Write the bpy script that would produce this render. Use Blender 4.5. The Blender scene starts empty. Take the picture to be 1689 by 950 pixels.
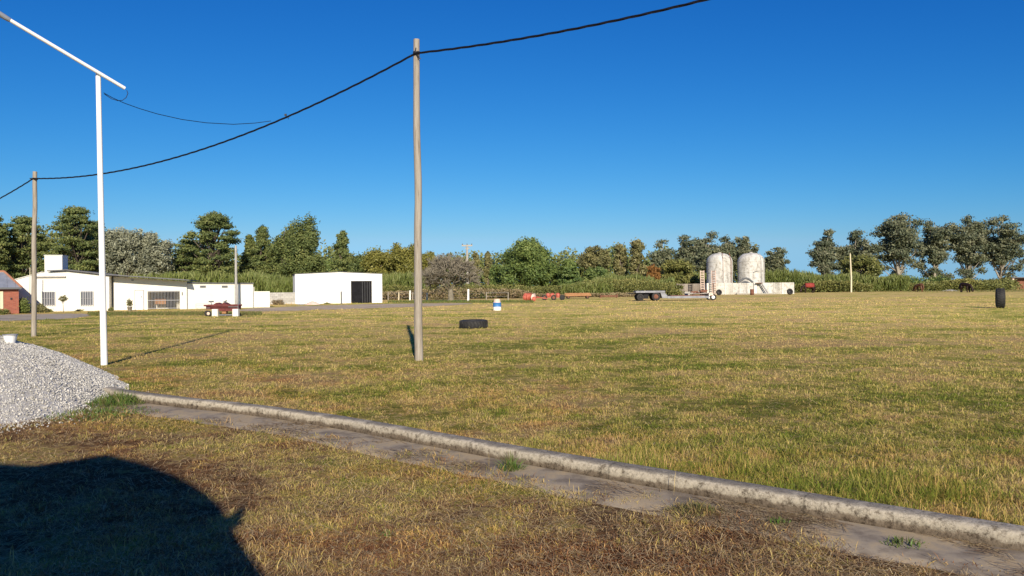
import bpy, bmesh, math, random
import numpy as np
from mathutils import Vector, Matrix

sc = bpy.context.scene
COL = sc.collection
R = math.radians
random.seed(7)
rng = np.random.default_rng(11)

# ------------------------------------------------------------------ camera
F = 1267.0
EYE = Vector((0, 0, 1.6))
ROT = Matrix.Rotation(R(90 - 0.14), 3, 'X') @ Matrix.Rotation(R(-0.5), 3, 'Z')
cam_d = bpy.data.cameras.new('camera')
cam_d.sensor_width = 36.0
cam_d.lens = F / 1689 * 36
cam_d.clip_end = 20000
cam_d.clip_start = 0.05
cam = bpy.data.objects.new('camera', cam_d)
COL.objects.link(cam)
cam.location = EYE
cam.rotation_euler = ROT.to_euler()
sc.camera = cam

# ------------------------------------------------------------------ light
SUN_EL, SUN_AZ = 24.0, math.degrees(math.atan2(0.15, -0.99))   # azimuth from +Y towards +X
w = bpy.data.worlds.new('World')
sc.world = w
w.use_nodes = True
nt = w.node_tree
bg = nt.nodes['Background']
sky = nt.nodes.new('ShaderNodeTexSky')
sky.sky_type = 'NISHITA'
sky.sun_disc = False
sky.sun_elevation = R(SUN_EL)
sky.sun_rotation = R(SUN_AZ)
sky.air_density = 1.0
sky.dust_density = 0.3
sky.ozone_density = 4.0
# keep the clear tone down to the skyline (no dusk band opposite the sun)
tcw = nt.nodes.new('ShaderNodeTexCoord'); sxw = nt.nodes.new('ShaderNodeSeparateXYZ'); cxw = nt.nodes.new('ShaderNodeCombineXYZ'); mxz = nt.nodes.new('ShaderNodeMath')
mxz.operation = 'MAXIMUM'; mxz.inputs[1].default_value = 0.035
nt.links.new(tcw.outputs['Generated'], sxw.inputs[0]); nt.links.new(sxw.outputs[0], cxw.inputs[0]); nt.links.new(sxw.outputs[1], cxw.inputs[1])
nt.links.new(sxw.outputs[2], mxz.inputs[0]); nt.links.new(mxz.outputs[0], cxw.inputs[2]); nt.links.new(cxw.outputs[0], sky.inputs[0])
hs = nt.nodes.new('ShaderNodeHueSaturation')
hs.inputs['Value'].default_value = 1.0
hs.inputs['Saturation'].default_value = 1.0
nt.links.new(sky.outputs[0], hs.inputs['Color'])
SKY_S = 0.12
# clear, deep blue autumn sky: contrast curve per channel
sp = nt.nodes.new('ShaderNodeSeparateColor'); cb_ = nt.nodes.new('ShaderNodeCombineColor')
nt.links.new(hs.outputs[0], sp.inputs[0])
chs = []
for i, (k_, p_) in enumerate(((.58, 2.3), (.575, 1.3), (.78, .85))):
    a_ = nt.nodes.new('ShaderNodeMath'); a_.operation = 'MULTIPLY'; a_.inputs[1].default_value = SKY_S
    b_ = nt.nodes.new('ShaderNodeMath'); b_.operation = 'POWER'; b_.inputs[1].default_value = p_
    c_ = nt.nodes.new('ShaderNodeMath'); c_.operation = 'MULTIPLY'; c_.inputs[1].default_value = k_ / SKY_S / 1.24 * 1.07 ** (p_ - 0)
    nt.links.new(sp.outputs[i], a_.inputs[0]); nt.links.new(a_.outputs[0], b_.inputs[0]); nt.links.new(b_.outputs[0], c_.inputs[0]); nt.links.new(c_.outputs[0], cb_.inputs[i]); chs.append(c_)
cap = nt.nodes.new('ShaderNodeMath'); cap.operation = 'MULTIPLY'; cap.inputs[1].default_value = .50
mn_ = nt.nodes.new('ShaderNodeMath'); mn_.operation = 'MINIMUM'
nt.links.new(chs[1].outputs[0], cap.inputs[0]); nt.links.new(cap.outputs[0], mn_.inputs[0]); nt.links.new(chs[0].outputs[0], mn_.inputs[1]); nt.links.new(mn_.outputs[0], cb_.inputs[0])
bm_ = nt.nodes.new('ShaderNodeMath'); bm_.operation = 'MULTIPLY'; bm_.inputs[1].default_value = 1.42
bx_ = nt.nodes.new('ShaderNodeMath'); bx_.operation = 'MAXIMUM'
nt.links.new(chs[1].outputs[0], bm_.inputs[0]); nt.links.new(bm_.outputs[0], bx_.inputs[0]); nt.links.new(chs[2].outputs[0], bx_.inputs[1]); nt.links.new(bx_.outputs[0], cb_.inputs[2])
nt.links.new(cb_.outputs[0], bg.inputs[0])
bg.inputs[1].default_value = SKY_S

sl = bpy.data.lights.new('sun', 'SUN')
sl.energy = 5.0
sl.angle = R(0.5)
sl.color = (1.0, 0.88, 0.70)
sun = bpy.data.objects.new('sun', sl)
COL.objects.link(sun)
sd = Vector((math.sin(R(SUN_AZ)) * math.cos(R(SUN_EL)), math.cos(R(SUN_AZ)) * math.cos(R(SUN_EL)), math.sin(R(SUN_EL))))
sun.rotation_euler = sd.to_track_quat('Z', 'Y').to_euler()
sun.location = sd * 50

vs = sc.view_settings
vs.view_transform = 'Standard'
vs.look = 'None'
vs.gamma = 1
vs.exposure = 0.31
vs.use_curve_mapping = False

# ------------------------------------------------------------------ placing helpers
def ray(px, py):
    v = ROT @ Vector(((px - 844.5) / F, (475 - py) / F, -1))
    return v / v.y
def G(px, py):                       # point of the ground seen at a photo position
    v = ray(px, py)
    t = EYE.z / -v.z
    return Vector((v.x * t, v.y * t, 0))
def Q(px, py, d):                    # point d metres ahead
    return EYE + ray(px, py) * d
def base(px, d):                     # foot on the ground, d metres ahead
    p = Q(px, 475, d)
    return Vector((p.x, p.y, 0))

# ------------------------------------------------------------------ object helpers
def tag(o, label=None, cat=None, group=None, kind=None):
    if label: o['label'] = label
    if cat: o['category'] = cat
    if group: o['group'] = group
    if kind: o['kind'] = kind
    return o
def empty(name, loc, rz=0, label=None, cat=None, group=None):
    o = bpy.data.objects.new(name, None)
    o.empty_display_size = 0.2
    COL.objects.link(o)
    o.location = loc
    o.rotation_euler = (0, 0, rz)
    return tag(o, label, cat, group)
def link(name, me, mat, parent=None):
    o = bpy.data.objects.new(name, me)
    COL.objects.link(o)
    if mat: me.materials.append(mat)
    if parent: o.parent = parent
    return o
def copy_tree(o, parent=None):
    c = o.copy()
    COL.objects.link(c)
    c.parent = parent
    for ch in list(o.children):
        copy_tree(ch, c)
    return c

class MB:
    def __init__(s): s.v = []; s.f = []
    def add(s, vs, fs):
        n = len(s.v); s.v += [tuple(p) for p in vs]; s.f += [tuple(i + n for i in f) for f in fs]; return s
    def box(s, x0, x1, y0, y1, z0, z1, rot=None, org=(0, 0, 0)):
        p = [Vector((x, y, z)) for z in (z0, z1) for y in (y0, y1) for x in (x0, x1)]
        if rot is not None: p = [rot @ q + Vector(org) for q in p]
        return s.add(p, [(0, 2, 3, 1), (4, 5, 7, 6), (0, 1, 5, 4), (2, 6, 7, 3), (0, 4, 6, 2), (1, 3, 7, 5)])
    def tube(s, pts, rad, n=8, cap=True):
        pts = [Vector(p) for p in pts]
        if not isinstance(rad, (list, tuple)): rad = [rad] * len(pts)
        rings = []; up0 = None
        for i, p in enumerate(pts):
            t = (pts[min(i + 1, len(pts) - 1)] - pts[max(i - 1, 0)])
            if t.length < 1e-9: t = Vector((0, 0, 1))
            t.normalize()
            if up0 is None:
                up0 = Vector((1, 0, 0)) if abs(t.x) < .9 else Vector((0, 1, 0))
            a = t.cross(up0); a.normalize(); b = t.cross(a); up0 = b.cross(t) if False else up0
            rings.append([p + (a * math.cos(k * 2 * math.pi / n) + b * math.sin(k * 2 * math.pi / n)) * rad[i] for k in range(n)])
        vsx = [q for r in rings for q in r]; fs = []
        for i in range(len(pts) - 1):
            for k in range(n):
                a0 = i * n + k; a1 = i * n + (k + 1) % n
                fs.append((a0, a1, a1 + n, a0 + n))
        if cap:
            m_ = len(vsx); vsx += rings[0] + rings[-1]      # end caps keep their own vertices, so the sides shade evenly
            fs.append(tuple(m_ + k for k in range(n - 1, -1, -1))); fs.append(tuple(m_ + n + k for k in range(n)))
        return s.add(vsx, fs)
    def lathe(s, prof, n=32, axis='Z', org=(0, 0, 0)):
        vsx = []; org = Vector(org)
        for r, h in prof:
            for k in range(n):
                a = k * 2 * math.pi / n
                c, t = r * math.cos(a), r * math.sin(a)
                q = {'Z': (c, t, h), 'X': (h, c, t), 'Y': (c, h, t)}[axis]
                vsx.append(Vector(q) + org)
        fs = []
        for i in range(len(prof) - 1):
            for k in range(n):
                a0 = i * n + k; a1 = i * n + (k + 1) % n
                fs.append((a0, a1, a1 + n, a0 + n))
        return s.add(vsx, fs)
    def prism(s, poly, y0, y1):      # poly of (x, z), extruded along y
        n = len(poly)
        vsx = [(x, y0, z) for x, z in poly] + [(x, y1, z) for x, z in poly]
        fs = [tuple(range(n)), tuple(range(2 * n - 1, n - 1, -1))]
        for i in range(n):
            j = (i + 1) % n
            fs.append((i, i + n, j + n, j))
        return s.add(vsx, fs)
    def build(s, name, mat, parent=None, smooth=False, bevel=0, fix=True):
        me = bpy.data.meshes.new(name)
        me.from_pydata(s.v, [], s.f)
        if fix:
            bm = bmesh.new(); bm.from_mesh(me)
            bmesh.ops.recalc_face_normals(bm, faces=bm.faces)
            bm.to_mesh(me); bm.free()
        if smooth:
            me.polygons.foreach_set('use_smooth', [len(p.vertices) <= 4 for p in me.polygons])
        me.update()
        o = link(name, me, mat, parent)
        if bevel:
            m = o.modifiers.new('bevel', 'BEVEL'); m.width = bevel; m.segments = 2; m.limit_method = 'ANGLE'
        return o

def quads(name, V, rnd, mat, parent=None, k=4):
    """V (n,k,3) -> mesh of n separate k-gons with a per-face value"""
    n = V.shape[0]
    me = bpy.data.meshes.new(name)
    me.vertices.add(n * k); me.vertices.foreach_set('co', V.reshape(-1).astype(np.float32))
    me.loops.add(n * k); me.loops.foreach_set('vertex_index', np.arange(n * k, dtype=np.int32))
    me.polygons.add(n)
    me.polygons.foreach_set('loop_start', np.arange(0, n * k, k, dtype=np.int32))
    a = me.attributes.new('rnd', 'FLOAT', 'FACE'); a.data.foreach_set('value', rnd.astype(np.float32))
    me.update(calc_edges=True)
    return link(name, me, mat, parent)

# ------------------------------------------------------------------ material helpers
def mat(name, col=(.5, .5, .5), rough=.8, metal=0, spec=.3):
    m = bpy.data.materials.new(name); m.use_nodes = True
    b = m.node_tree.nodes['Principled BSDF']
    b.inputs['Base Color'].default_value = (*col, 1)
    b.inputs['Roughness'].default_value = rough
    b.inputs['Metallic'].default_value = metal
    b.inputs['Specular IOR Level'].default_value = spec
    return m
def nodes(m): return m.node_tree.nodes, m.node_tree.links, m.node_tree.nodes['Principled BSDF']
def ramp(N, stops):
    r = N.new('ShaderNodeValToRGB'); e = r.color_ramp.elements
    while len(e) > 1: e.remove(e[-1])
    e[0].position = stops[0][0]; e[0].color = (*stops[0][1], 1)
    for p, c in stops[1:]:
        x = e.new(p); x.color = (*c, 1)
    return r
def noisy(name, stops, scale=4, rough=.8, detail=6, bump=0.0, stretch=(1, 1, 1), metal=0, spec=.3, dist=0.01, coord='Object'):
    m = mat(name, stops[0][1], rough, metal, spec)
    N, L, b = nodes(m)
    tc = N.new('ShaderNodeTexCoord'); mp = N.new('ShaderNodeMapping'); mp.inputs['Scale'].default_value = stretch
    L.new(tc.outputs[coord], mp.inputs[0])
    nz = N.new('ShaderNodeTexNoise'); nz.inputs['Scale'].default_value = scale; nz.inputs['Detail'].default_value = detail
    nz.inputs['Roughness'].default_value = .65
    L.new(mp.outputs[0], nz.inputs[0])
    r = ramp(N, stops); L.new(nz.outputs[0], r.inputs[0]); L.new(r.outputs[0], b.inputs['Base Color'])
    if bump:
        bp = N.new('ShaderNodeBump'); bp.inputs['Strength'].default_value = bump; bp.inputs['Distance'].default_value = dist
        L.new(nz.outputs[0], bp.inputs['Height']); L.new(bp.outputs[0], b.inputs['Normal'])
    return m
def leafmat(name, stops, rough=.55, trans=.25):
    m = mat(name, stops[0][1], rough, spec=.25)
    N, L, b = nodes(m)
    a = N.new('ShaderNodeAttribute'); a.attribute_name = 'rnd'
    r = ramp(N, stops); L.new(a.outputs['Fac'], r.inputs[0]); L.new(r.outputs[0], b.inputs['Base Color'])
    if trans:
        t = N.new('ShaderNodeBsdfTranslucent'); L.new(r.outputs[0], t.inputs[0])
        mx = N.new('ShaderNodeMixShader'); mx.inputs[0].default_value = trans
        out = [n for n in N if n.type == 'OUTPUT_MATERIAL'][0]
        L.new(b.outputs[0], mx.inputs[1]); L.new(t.outputs[0], mx.inputs[2]); L.new(mx.outputs[0], out.inputs[0])
    return m

# ---- grass colour shared by the soil sheet and the blades
KN = (0.603, 0.798)                  # direction across the kerb; KN.p = 5.4 at its front face
gg = bpy.data.node_groups.new('grass_tone', 'ShaderNodeTree')
gg.interface.new_socket('rnd', in_out='INPUT', socket_type='NodeSocketFloat')
gg.interface.new_socket('colour', in_out='OUTPUT', socket_type='NodeSocketColor')
gg.interface.new_socket('value', in_out='OUTPUT', socket_type='NodeSocketFloat')
def build_group():
    N, L = gg.nodes, gg.links
    gi = N.new('NodeGroupInput'); go = N.new('NodeGroupOutput')
    geo = N.new('ShaderNodeNewGeometry')
    def nz(scale, st=(1, 1, 0), detail=3, off=(0, 0, 0)):
        mp = N.new('ShaderNodeMapping'); mp.inputs['Scale'].default_value = st; mp.inputs['Location'].default_value = off
        L.new(geo.outputs['Position'], mp.inputs[0])
        n = N.new('ShaderNodeTexNoise'); n.inputs['Scale'].default_value = scale; n.inputs['Detail'].default_value = detail
        n.inputs['Roughness'].default_value = .6
        L.new(mp.outputs[0], n.inputs[0]); return n.outputs[0]
    def math_(op, a, b=None, c=None, clamp=False):
        m = N.new('ShaderNodeMath'); m.operation = op; m.use_clamp = clamp
        for i, x in enumerate((a, b, c)):
            if x is None: continue
            if isinstance(x, (int, float)): m.inputs[i].default_value = x
            else: L.new(x, m.inputs[i])
        return m.outputs[0]
    big = nz(.055, (1, 1.6, 0), 3)
    mid = nz(.42, (1, 1, 0), 4, (3, 7, 0))
    small = nz(2.6, (1, 1, 0), 4, (13, 5, 0))
    v = math_('MULTIPLY_ADD', math_('SUBTRACT', big, .5), 1.35, math_('MULTIPLY_ADD', math_('SUBTRACT', mid, .5), 1.75, math_('MULTIPLY', math_('SUBTRACT', small, .5), 1.5)))
    v = math_('ADD', v, math_('MULTIPLY_ADD', gi.outputs[0], .86, .07))
    streak = nz(.42, (.22, 1.5, 0), 4, (5, 2, 0))
    v = math_('MULTIPLY_ADD', math_('SUBTRACT', streak, .5), 1.1, v)
    # kerb side: drier and browner on the near side
    dp = N.new('ShaderNodeVectorMath'); dp.operation = 'DOT_PRODUCT'; L.new(geo.outputs['Position'], dp.inputs[0]); dp.inputs[1].default_value = (KN[0], KN[1], 0)
    near = math_('LESS_THAN', dp.outputs['Value'], 5.5)
    mr = N.new('ShaderNodeMapRange'); mr.inputs[1].default_value = 5.6; mr.inputs[2].default_value = 8.2; mr.inputs[3].default_value = .06; mr.inputs[4].default_value = 0.0
    L.new(dp.outputs['Value'], mr.inputs[0])
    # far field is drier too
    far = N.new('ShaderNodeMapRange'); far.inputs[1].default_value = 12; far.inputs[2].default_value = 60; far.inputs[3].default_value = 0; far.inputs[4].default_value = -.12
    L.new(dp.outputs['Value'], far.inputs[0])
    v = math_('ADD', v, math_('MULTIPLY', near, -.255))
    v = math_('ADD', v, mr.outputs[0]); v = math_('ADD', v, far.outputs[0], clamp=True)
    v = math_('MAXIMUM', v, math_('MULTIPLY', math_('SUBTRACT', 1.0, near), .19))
    r = ramp(N, [(0, (.17, .10, .055)), (.14, (.32, .205, .11)), (.29, (.62, .475, .195)), (.42, (.50, .405, .128)), (.57, (.34, .31, .072)), (.76, (.20, .215, .045)), (1, (.14, .19, .026))])
    L.new(v, r.inputs[0])
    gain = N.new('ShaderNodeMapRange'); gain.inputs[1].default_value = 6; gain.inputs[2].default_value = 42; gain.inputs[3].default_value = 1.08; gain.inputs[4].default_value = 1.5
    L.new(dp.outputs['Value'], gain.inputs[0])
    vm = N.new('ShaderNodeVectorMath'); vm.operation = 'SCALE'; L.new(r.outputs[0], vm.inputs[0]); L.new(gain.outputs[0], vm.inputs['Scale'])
    # russet dry stems, mostly on both sides of the kerb
    hue = nz(.9, (1, 1, 0), 4, (31, 17, 0))
    hm = N.new('ShaderNodeMapRange'); hm.inputs[1].default_value = .46; hm.inputs[2].default_value = .62; L.new(hue, hm.inputs[0])
    hz = N.new('ShaderNodeMapRange'); hz.inputs[1].default_value = 7.5; hz.inputs[2].default_value = 13; hz.inputs[3].default_value = .58; hz.inputs[4].default_value = .10; L.new(dp.outputs['Value'], hz.inputs[0])
    hv = math_('MULTIPLY', math_('MULTIPLY', hm.outputs[0], hz.outputs[0]), math_('SUBTRACT', 1.15, v, clamp=True))
    rmx = N.new('ShaderNodeMix'); rmx.data_type = 'RGBA'; rmx.blend_type = 'MULTIPLY'; L.new(hv, rmx.inputs[0]); rmx.inputs['B'].default_value = (1.0, .66, .55, 1)
    L.new(vm.outputs[0], rmx.inputs['A']); L.new(rmx.outputs['Result'], go.inputs[0]); L.new(v, go.inputs[1])
build_group()

def ground_mat():
    m = mat('field_soil', rough=1, spec=.0); N, L, b = nodes(m)
    g = N.new('ShaderNodeGroup'); g.node_tree = gg
    geo = N.new('ShaderNodeNewGeometry')
    n = N.new('ShaderNodeTexNoise'); n.inputs['Scale'].default_value = 9; n.inputs['Detail'].default_value = 9; n.inputs['Roughness'].default_value = .8
    L.new(geo.outputs['Position'], n.inputs[0])
    mr = N.new('ShaderNodeMapRange'); mr.inputs[1].default_value = .3; mr.inputs[2].default_value = .7
    L.new(n.outputs[0], mr.inputs[0]); L.new(mr.outputs[0], g.inputs[0])
    # soil shows between the blades
    mx = N.new('ShaderNodeMix'); mx.data_type = 'RGBA'; mx.inputs[0].default_value = .22
    mx.inputs['B'].default_value = (.23, .165, .085, 1)
    L.new(g.outputs[0], mx.inputs['A'])
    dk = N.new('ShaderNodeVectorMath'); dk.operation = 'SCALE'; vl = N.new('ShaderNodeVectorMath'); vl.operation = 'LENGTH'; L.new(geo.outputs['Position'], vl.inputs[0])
    dm_ = N.new('ShaderNodeMapRange'); dm_.inputs[1].default_value = 8; dm_.inputs[2].default_value = 40; dm_.inputs[3].default_value = .62; dm_.inputs[4].default_value = 1.0  # near ground darker: dark earth, plus shade between tufts put into its colour
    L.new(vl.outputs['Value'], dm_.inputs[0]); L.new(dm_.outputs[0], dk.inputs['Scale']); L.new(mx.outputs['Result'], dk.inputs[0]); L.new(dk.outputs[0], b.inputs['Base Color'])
    bp = N.new('ShaderNodeBump'); bp.inputs['Strength'].default_value = .9; bp.inputs['Distance'].default_value = .04
    L.new(n.outputs[0], bp.inputs['Height']); L.new(bp.outputs[0], b.inputs['Normal'])
    return m
def blade_mat():
    m = mat('grass_blades', rough=.8, spec=.08); N, L, b = nodes(m)
    g = N.new('ShaderNodeGroup'); g.node_tree = gg
    a = N.new('ShaderNodeAttribute'); a.attribute_name = 'rnd'
    L.new(a.outputs['Fac'], g.inputs[0]); L.new(g.outputs[0], b.inputs['Base Color'])
    t = N.new('ShaderNodeBsdfTranslucent'); L.new(g.outputs[0], t.inputs[0])
    mx = N.new('ShaderNodeMixShader'); mx.inputs[0].default_value = .25
    out = [n for n in N if n.type == 'OUTPUT_MATERIAL'][0]
    L.new(b.outputs[0], mx.inputs[1]); L.new(t.outputs[0], mx.inputs[2]); L.new(mx.outputs[0], out.inputs[0])
    return m

M = {}
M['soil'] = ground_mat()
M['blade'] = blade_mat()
M['white_wall'] = noisy('limewashed_wall', [(.25, (.66, .64, .57)), (.45, (.74, .72, .655)), (.8, (.77, .755, .70))], .7, .9, 8, .2)
M['white_paint'] = noisy('white_paint', [(.2, (.80, .79, .76)), (.4, (.88, .88, .86))], 6, .5, 6, .1)
M['shed_white'] = noisy('shed_white', [(.2, (.78, .78, .75)), (.5, (.86, .86, .84))], .8, .8, 5, .1)
M['fascia'] = noisy('roof_sheet', [(.3, (.09, .09, .095)), (.7, (.16, .16, .165))], 3, .7)
M['grey_pipe'] = mat('grey_pipe', (.12, .125, .13), .6)
M['dark'] = mat('dark_opening', (.012, .012, .014), .7)
M['black_metal'] = noisy('black_door_sheet', [(.3, (.008, .008, .010)), (.7, (.018, .018, .022))], 3, .8, spec=.1)
M['glass'] = mat('window_glass', (.16, .17, .19), .15, 0, .6)
M['cream'] = mat('cream_paint', (.68, .60, .42), .6)
M['steel_bar'] = mat('painted_bars', (.33, .33, .35), .5)
M['terracotta'] = noisy('terracotta', [(.3, (.33, .13, .07)), (.7, (.45, .22, .13))], 5, .8)
M['zinc'] = noisy('zinc_sheet', [(.3, (.28, .30, .33)), (.7, (.42, .44, .48))], 2, .45, metal=.3)
M['concrete'] = noisy('concrete', [(.25, (.22, .20, .17)), (.5, (.38, .36, .32)), (.8, (.48, .46, .42))], 5, .9, 9, .4)
M['block'] = noisy('grey_blocks', [(.3, (.30, .29, .27)), (.7, (.44, .43, .41))], 2.5, .95)
M['wood_pole'] = noisy('weathered_pole', [(.3, (.13, .105, .08)), (.43, (.29, .25, .20)), (.7, (.40, .365, .31))], 6, .9, 8, .6, (6, 6, .35))
M['bark'] = noisy('bark', [(.3, (.07, .055, .042)), (.7, (.17, .14, .11))], 3, .95)
M['pale_bark'] = noisy('pale_bark', [(.3, (.22, .19, .15)), (.7, (.42, .38, .32))], 3, .95)
M['cable'] = mat('black_cable', (.008, .008, .012), .5)
M['rubber'] = noisy('tyre_rubber', [(.3, (.018, .018, .02)), (.7, (.045, .043, .04))], 8, .75, 6, .3)
M['red_paint'] = noisy('faded_red_paint', [(.3, (.26, .05, .035)), (.55, (.48, .12, .08)), (.8, (.55, .28, .21))], 3, .6)
M['maroon'] = noisy('maroon_frame', [(.3, (.085, .02, .02)), (.7, (.19, .05, .045))], 5, .7)
M['rust'] = noisy('rust', [(.3, (.13, .055, .035)), (.7, (.26, .12, .08))], 4, .9)
M['orange'] = noisy('orange_paint', [(.3, (.24, .11, .05)), (.7, (.42, .22, .10))], 4, .7)
M['trailer_grey'] = noisy('trailer_grey', [(.3, (.17, .175, .20)), (.7, (.33, .34, .37))], 3, .6)
M['blue_paint'] = noisy('blue_paint', [(.3, (.03, .14, .40)), (.7, (.06, .22, .52))], 5, .5)
M['pinkish'] = noisy('faded_pink_white', [(.3, (.62, .42, .33)), (.7, (.76, .64, .55))], 6, .6)
M['rope'] = mat('clamp', (.03, .03, .035), .5)

# ================================================================== GROUND
me = bpy.data.meshes.new('ground')
me.from_pydata([(-6000, -3000, 0), (6000, -3000, 0), (6000, 9000, 0), (-6000, 9000, 0)], [], [(0, 1, 2, 3)])
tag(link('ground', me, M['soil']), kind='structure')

# kerb line (front foot of the kerb), world metres
KP = [Vector(p) for p in ((-6.15, 11.5), (-5.6, 11.0), (-4.45, 10.25), (-3.37, 9.62), (-2.12, 8.72), (-.83, 7.62), (.29, 6.65), (1.74, 5.46), (3.0, 4.48), (4.6, 3.15), (7.5, .7), (12, -3.1))]
def smooth_path(P, step=.12):
    out = []
    for i in range(len(P) - 1):
        p0 = P[max(i - 1, 0)]; p1 = P[i]; p2 = P[i + 1]; p3 = P[min(i + 2, len(P) - 1)]
        n = max(2, int((p2 - p1).length / step))
        for k in range(n):
            t = k / n
            out.append(.5 * ((2 * p1) + (p2 - p0) * t + (2 * p0 - 5 * p1 + 4 * p2 - p3) * t * t + (3 * p1 - p0 - 3 * p2 + p3) * t ** 3))
    out.append(P[-1].copy()); return out
KS = smooth_path(KP)
def sweep(path, prof_fn):
    vsx = []; n = None
    for i, p in enumerate(path):
        t = (path[min(i + 1, len(path) - 1)] - path[max(i - 1, 0)]).normalized()
        nrm = Vector((-t.y, t.x))        # away from the camera side
        if nrm.y < 0: nrm = -nrm
        pr = prof_fn(i)
        n = len(pr)
        for a, z in pr: vsx.append((p.x + nrm.x * a, p.y + nrm.y * a, z))
    fs = []
    for i in range(len(path) - 1):
        for k in range(n - 1):
            fs.append((i * n + k, i * n + k + 1, (i + 1) * n + k + 1, (i + 1) * n + k))
    return vsx, fs
from mathutils import noise as mnoise
def nz(x, s, o=0): return mnoise.noise(Vector((x * s + o, o * 1.7, 3.1)))
def kerb_prof(i):
    a = nz(i, .05) * .008; b = nz(i, .6, 5) * .005; c = nz(i, .35, 9) * .005
    return [(-.004, -.05), (.000 + b, .03), (.004 + c, .075 + a), (.010 + b, .110 + a), (.026 + c, .127 + a), (.055, .133 + a + c * .5), (.16, .132 + a - c * .5), (.190 + b, .122 + a), (.205, .06), (.21, -.05)]
def kerb_mat():
    m = mat('worn_kerb', rough=.92, spec=.15); N, L, b = nodes(m)
    geo = N.new('ShaderNodeNewGeometry'); sx = N.new('ShaderNodeSeparateXYZ'); L.new(geo.outputs['Position'], sx.inputs[0])
    n1 = N.new('ShaderNodeTexNoise'); n1.inputs['Scale'].default_value = 3; n1.inputs['Detail'].default_value = 8; n1.inputs['Roughness'].default_value = .7; L.new(geo.outputs['Position'], n1.inputs[0])
    n2 = N.new('ShaderNodeTexNoise'); n2.inputs['Scale'].default_value = 22; n2.inputs['Detail'].default_value = 8; n2.inputs['Roughness'].default_value = .75; L.new(geo.outputs['Position'], n2.inputs[0])
    # height + noise decides: old stained foot, flaking whitewash, bare grey top
    a = N.new('ShaderNodeMath'); a.operation = 'MULTIPLY_ADD'; L.new(n1.outputs[0], a.inputs[0]); a.inputs[1].default_value = .10; L.new(sx.outputs[2], a.inputs[2])
    a2 = N.new('ShaderNodeMath'); a2.operation = 'MULTIPLY_ADD'; L.new(n2.outputs[0], a2.inputs[0]); a2.inputs[1].default_value = .06; L.new(a.outputs[0], a2.inputs[2])
    mr = N.new('ShaderNodeMapRange'); mr.inputs[1].default_value = .085; mr.inputs[2].default_value = .285; L.new(a2.outputs[0], mr.inputs[0])
    r = ramp(N, [(0, (.11, .085, .06)), (.26, (.19, .155, .115)), (.36, (.40, .36, .285)), (.58, (.50, .455, .37)), (.645, (.27, .245, .205)), (.8, (.20, .18, .15)), (1, (.17, .15, .125))])
    L.new(mr.outputs[0], r.inputs[0])
    mx = N.new('ShaderNodeMix'); mx.data_type = 'RGBA'; mx.blend_type = 'MULTIPLY'; mx.inputs[0].default_value = .9
    r2 = ramp(N, [(.36, (.25, .22, .19)), (.48, (.85, .83, .80)), (.7, (1.15, 1.13, 1.08))]); L.new(n2.outputs[0], r2.inputs[0])
    L.new(r.outputs[0], mx.inputs['A']); L.new(r2.outputs[0], mx.inputs['B'])
    # casting joints about every metre and a half, and hairline cracks
    al = N.new('ShaderNodeVectorMath'); al.operation = 'DOT_PRODUCT'; al.inputs[1].default_value = (.798, -.603, 0); L.new(geo.outputs['Position'], al.inputs[0])
    wob = N.new('ShaderNodeMath'); wob.operation = 'MULTIPLY_ADD'; wob.inputs[1].default_value = .06; L.new(n2.outputs[0], wob.inputs[0]); L.new(al.outputs['Value'], wob.inputs[2])
    fr_ = N.new('ShaderNodeMath'); fr_.operation = 'PINGPONG'; fr_.inputs[1].default_value = .78; L.new(wob.outputs[0], fr_.inputs[0])
    jt = N.new('ShaderNodeMapRange'); jt.inputs[1].default_value = .004; jt.inputs[2].default_value = .012; jt.inputs[3].default_value = .6; L.new(fr_.outputs[0], jt.inputs[0])
    vo = N.new('ShaderNodeTexVoronoi'); vo.feature = 'DISTANCE_TO_EDGE'; vo.inputs['Scale'].default_value = 1.9; L.new(n1.outputs['Color'], vo.inputs['Vector'])
    ck = N.new('ShaderNodeMapRange'); ck.inputs[1].default_value = .003; ck.inputs[2].default_value = .02; ck.inputs[3].default_value = .55; L.new(vo.outputs['Distance'], ck.inputs[0])
    jm = N.new('ShaderNodeMath'); jm.operation = 'MULTIPLY'; L.new(jt.outputs[0], jm.inputs[0]); L.new(ck.outputs[0], jm.inputs[1])
    sc_ = N.new('ShaderNodeVectorMath'); sc_.operation = 'SCALE'; L.new(mx.outputs['Result'], sc_.inputs[0]); L.new(jm.outputs[0], sc_.inputs['Scale']); L.new(sc_.outputs[0], b.inputs['Base Color'])
    bp = N.new('ShaderNodeBump'); bp.inputs['Strength'].default_value = .8; bp.inputs['Distance'].default_value = .012
    L.new(n2.outputs[0], bp.inputs['Height']); L.new(bp.outputs[0], b.inputs['Normal'])
    return m
mb = MB(); mb.add(*sweep(KS, kerb_prof))
tag(mb.build('kerb', kerb_mat(), smooth=True), kind='structure')
def gut_prof(i):
    e = -.56 - .05 * nz(i, .09, 4) - .04 * nz(i, .4, 8)
    return [(e - .03, -.01), (e, .012), (-.3, .014 + .004 * nz(i, .3)), (-.004, .02)]
mb = MB(); mb.add(*sweep(KS, gut_prof))
M['gutter'] = noisy('gutter_concrete', [(.28, (.10, .08, .058)), (.42, (.20, .165, .125)), (.5, (.29, .245, .185)), (.6, (.38, .30, .19)), (.72, (.23, .20, .16))], 2.6, .95, 10, .5, coord='Object')
tag(mb.build('gutter', M['gutter'], smooth=True), kind='structure')

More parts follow.
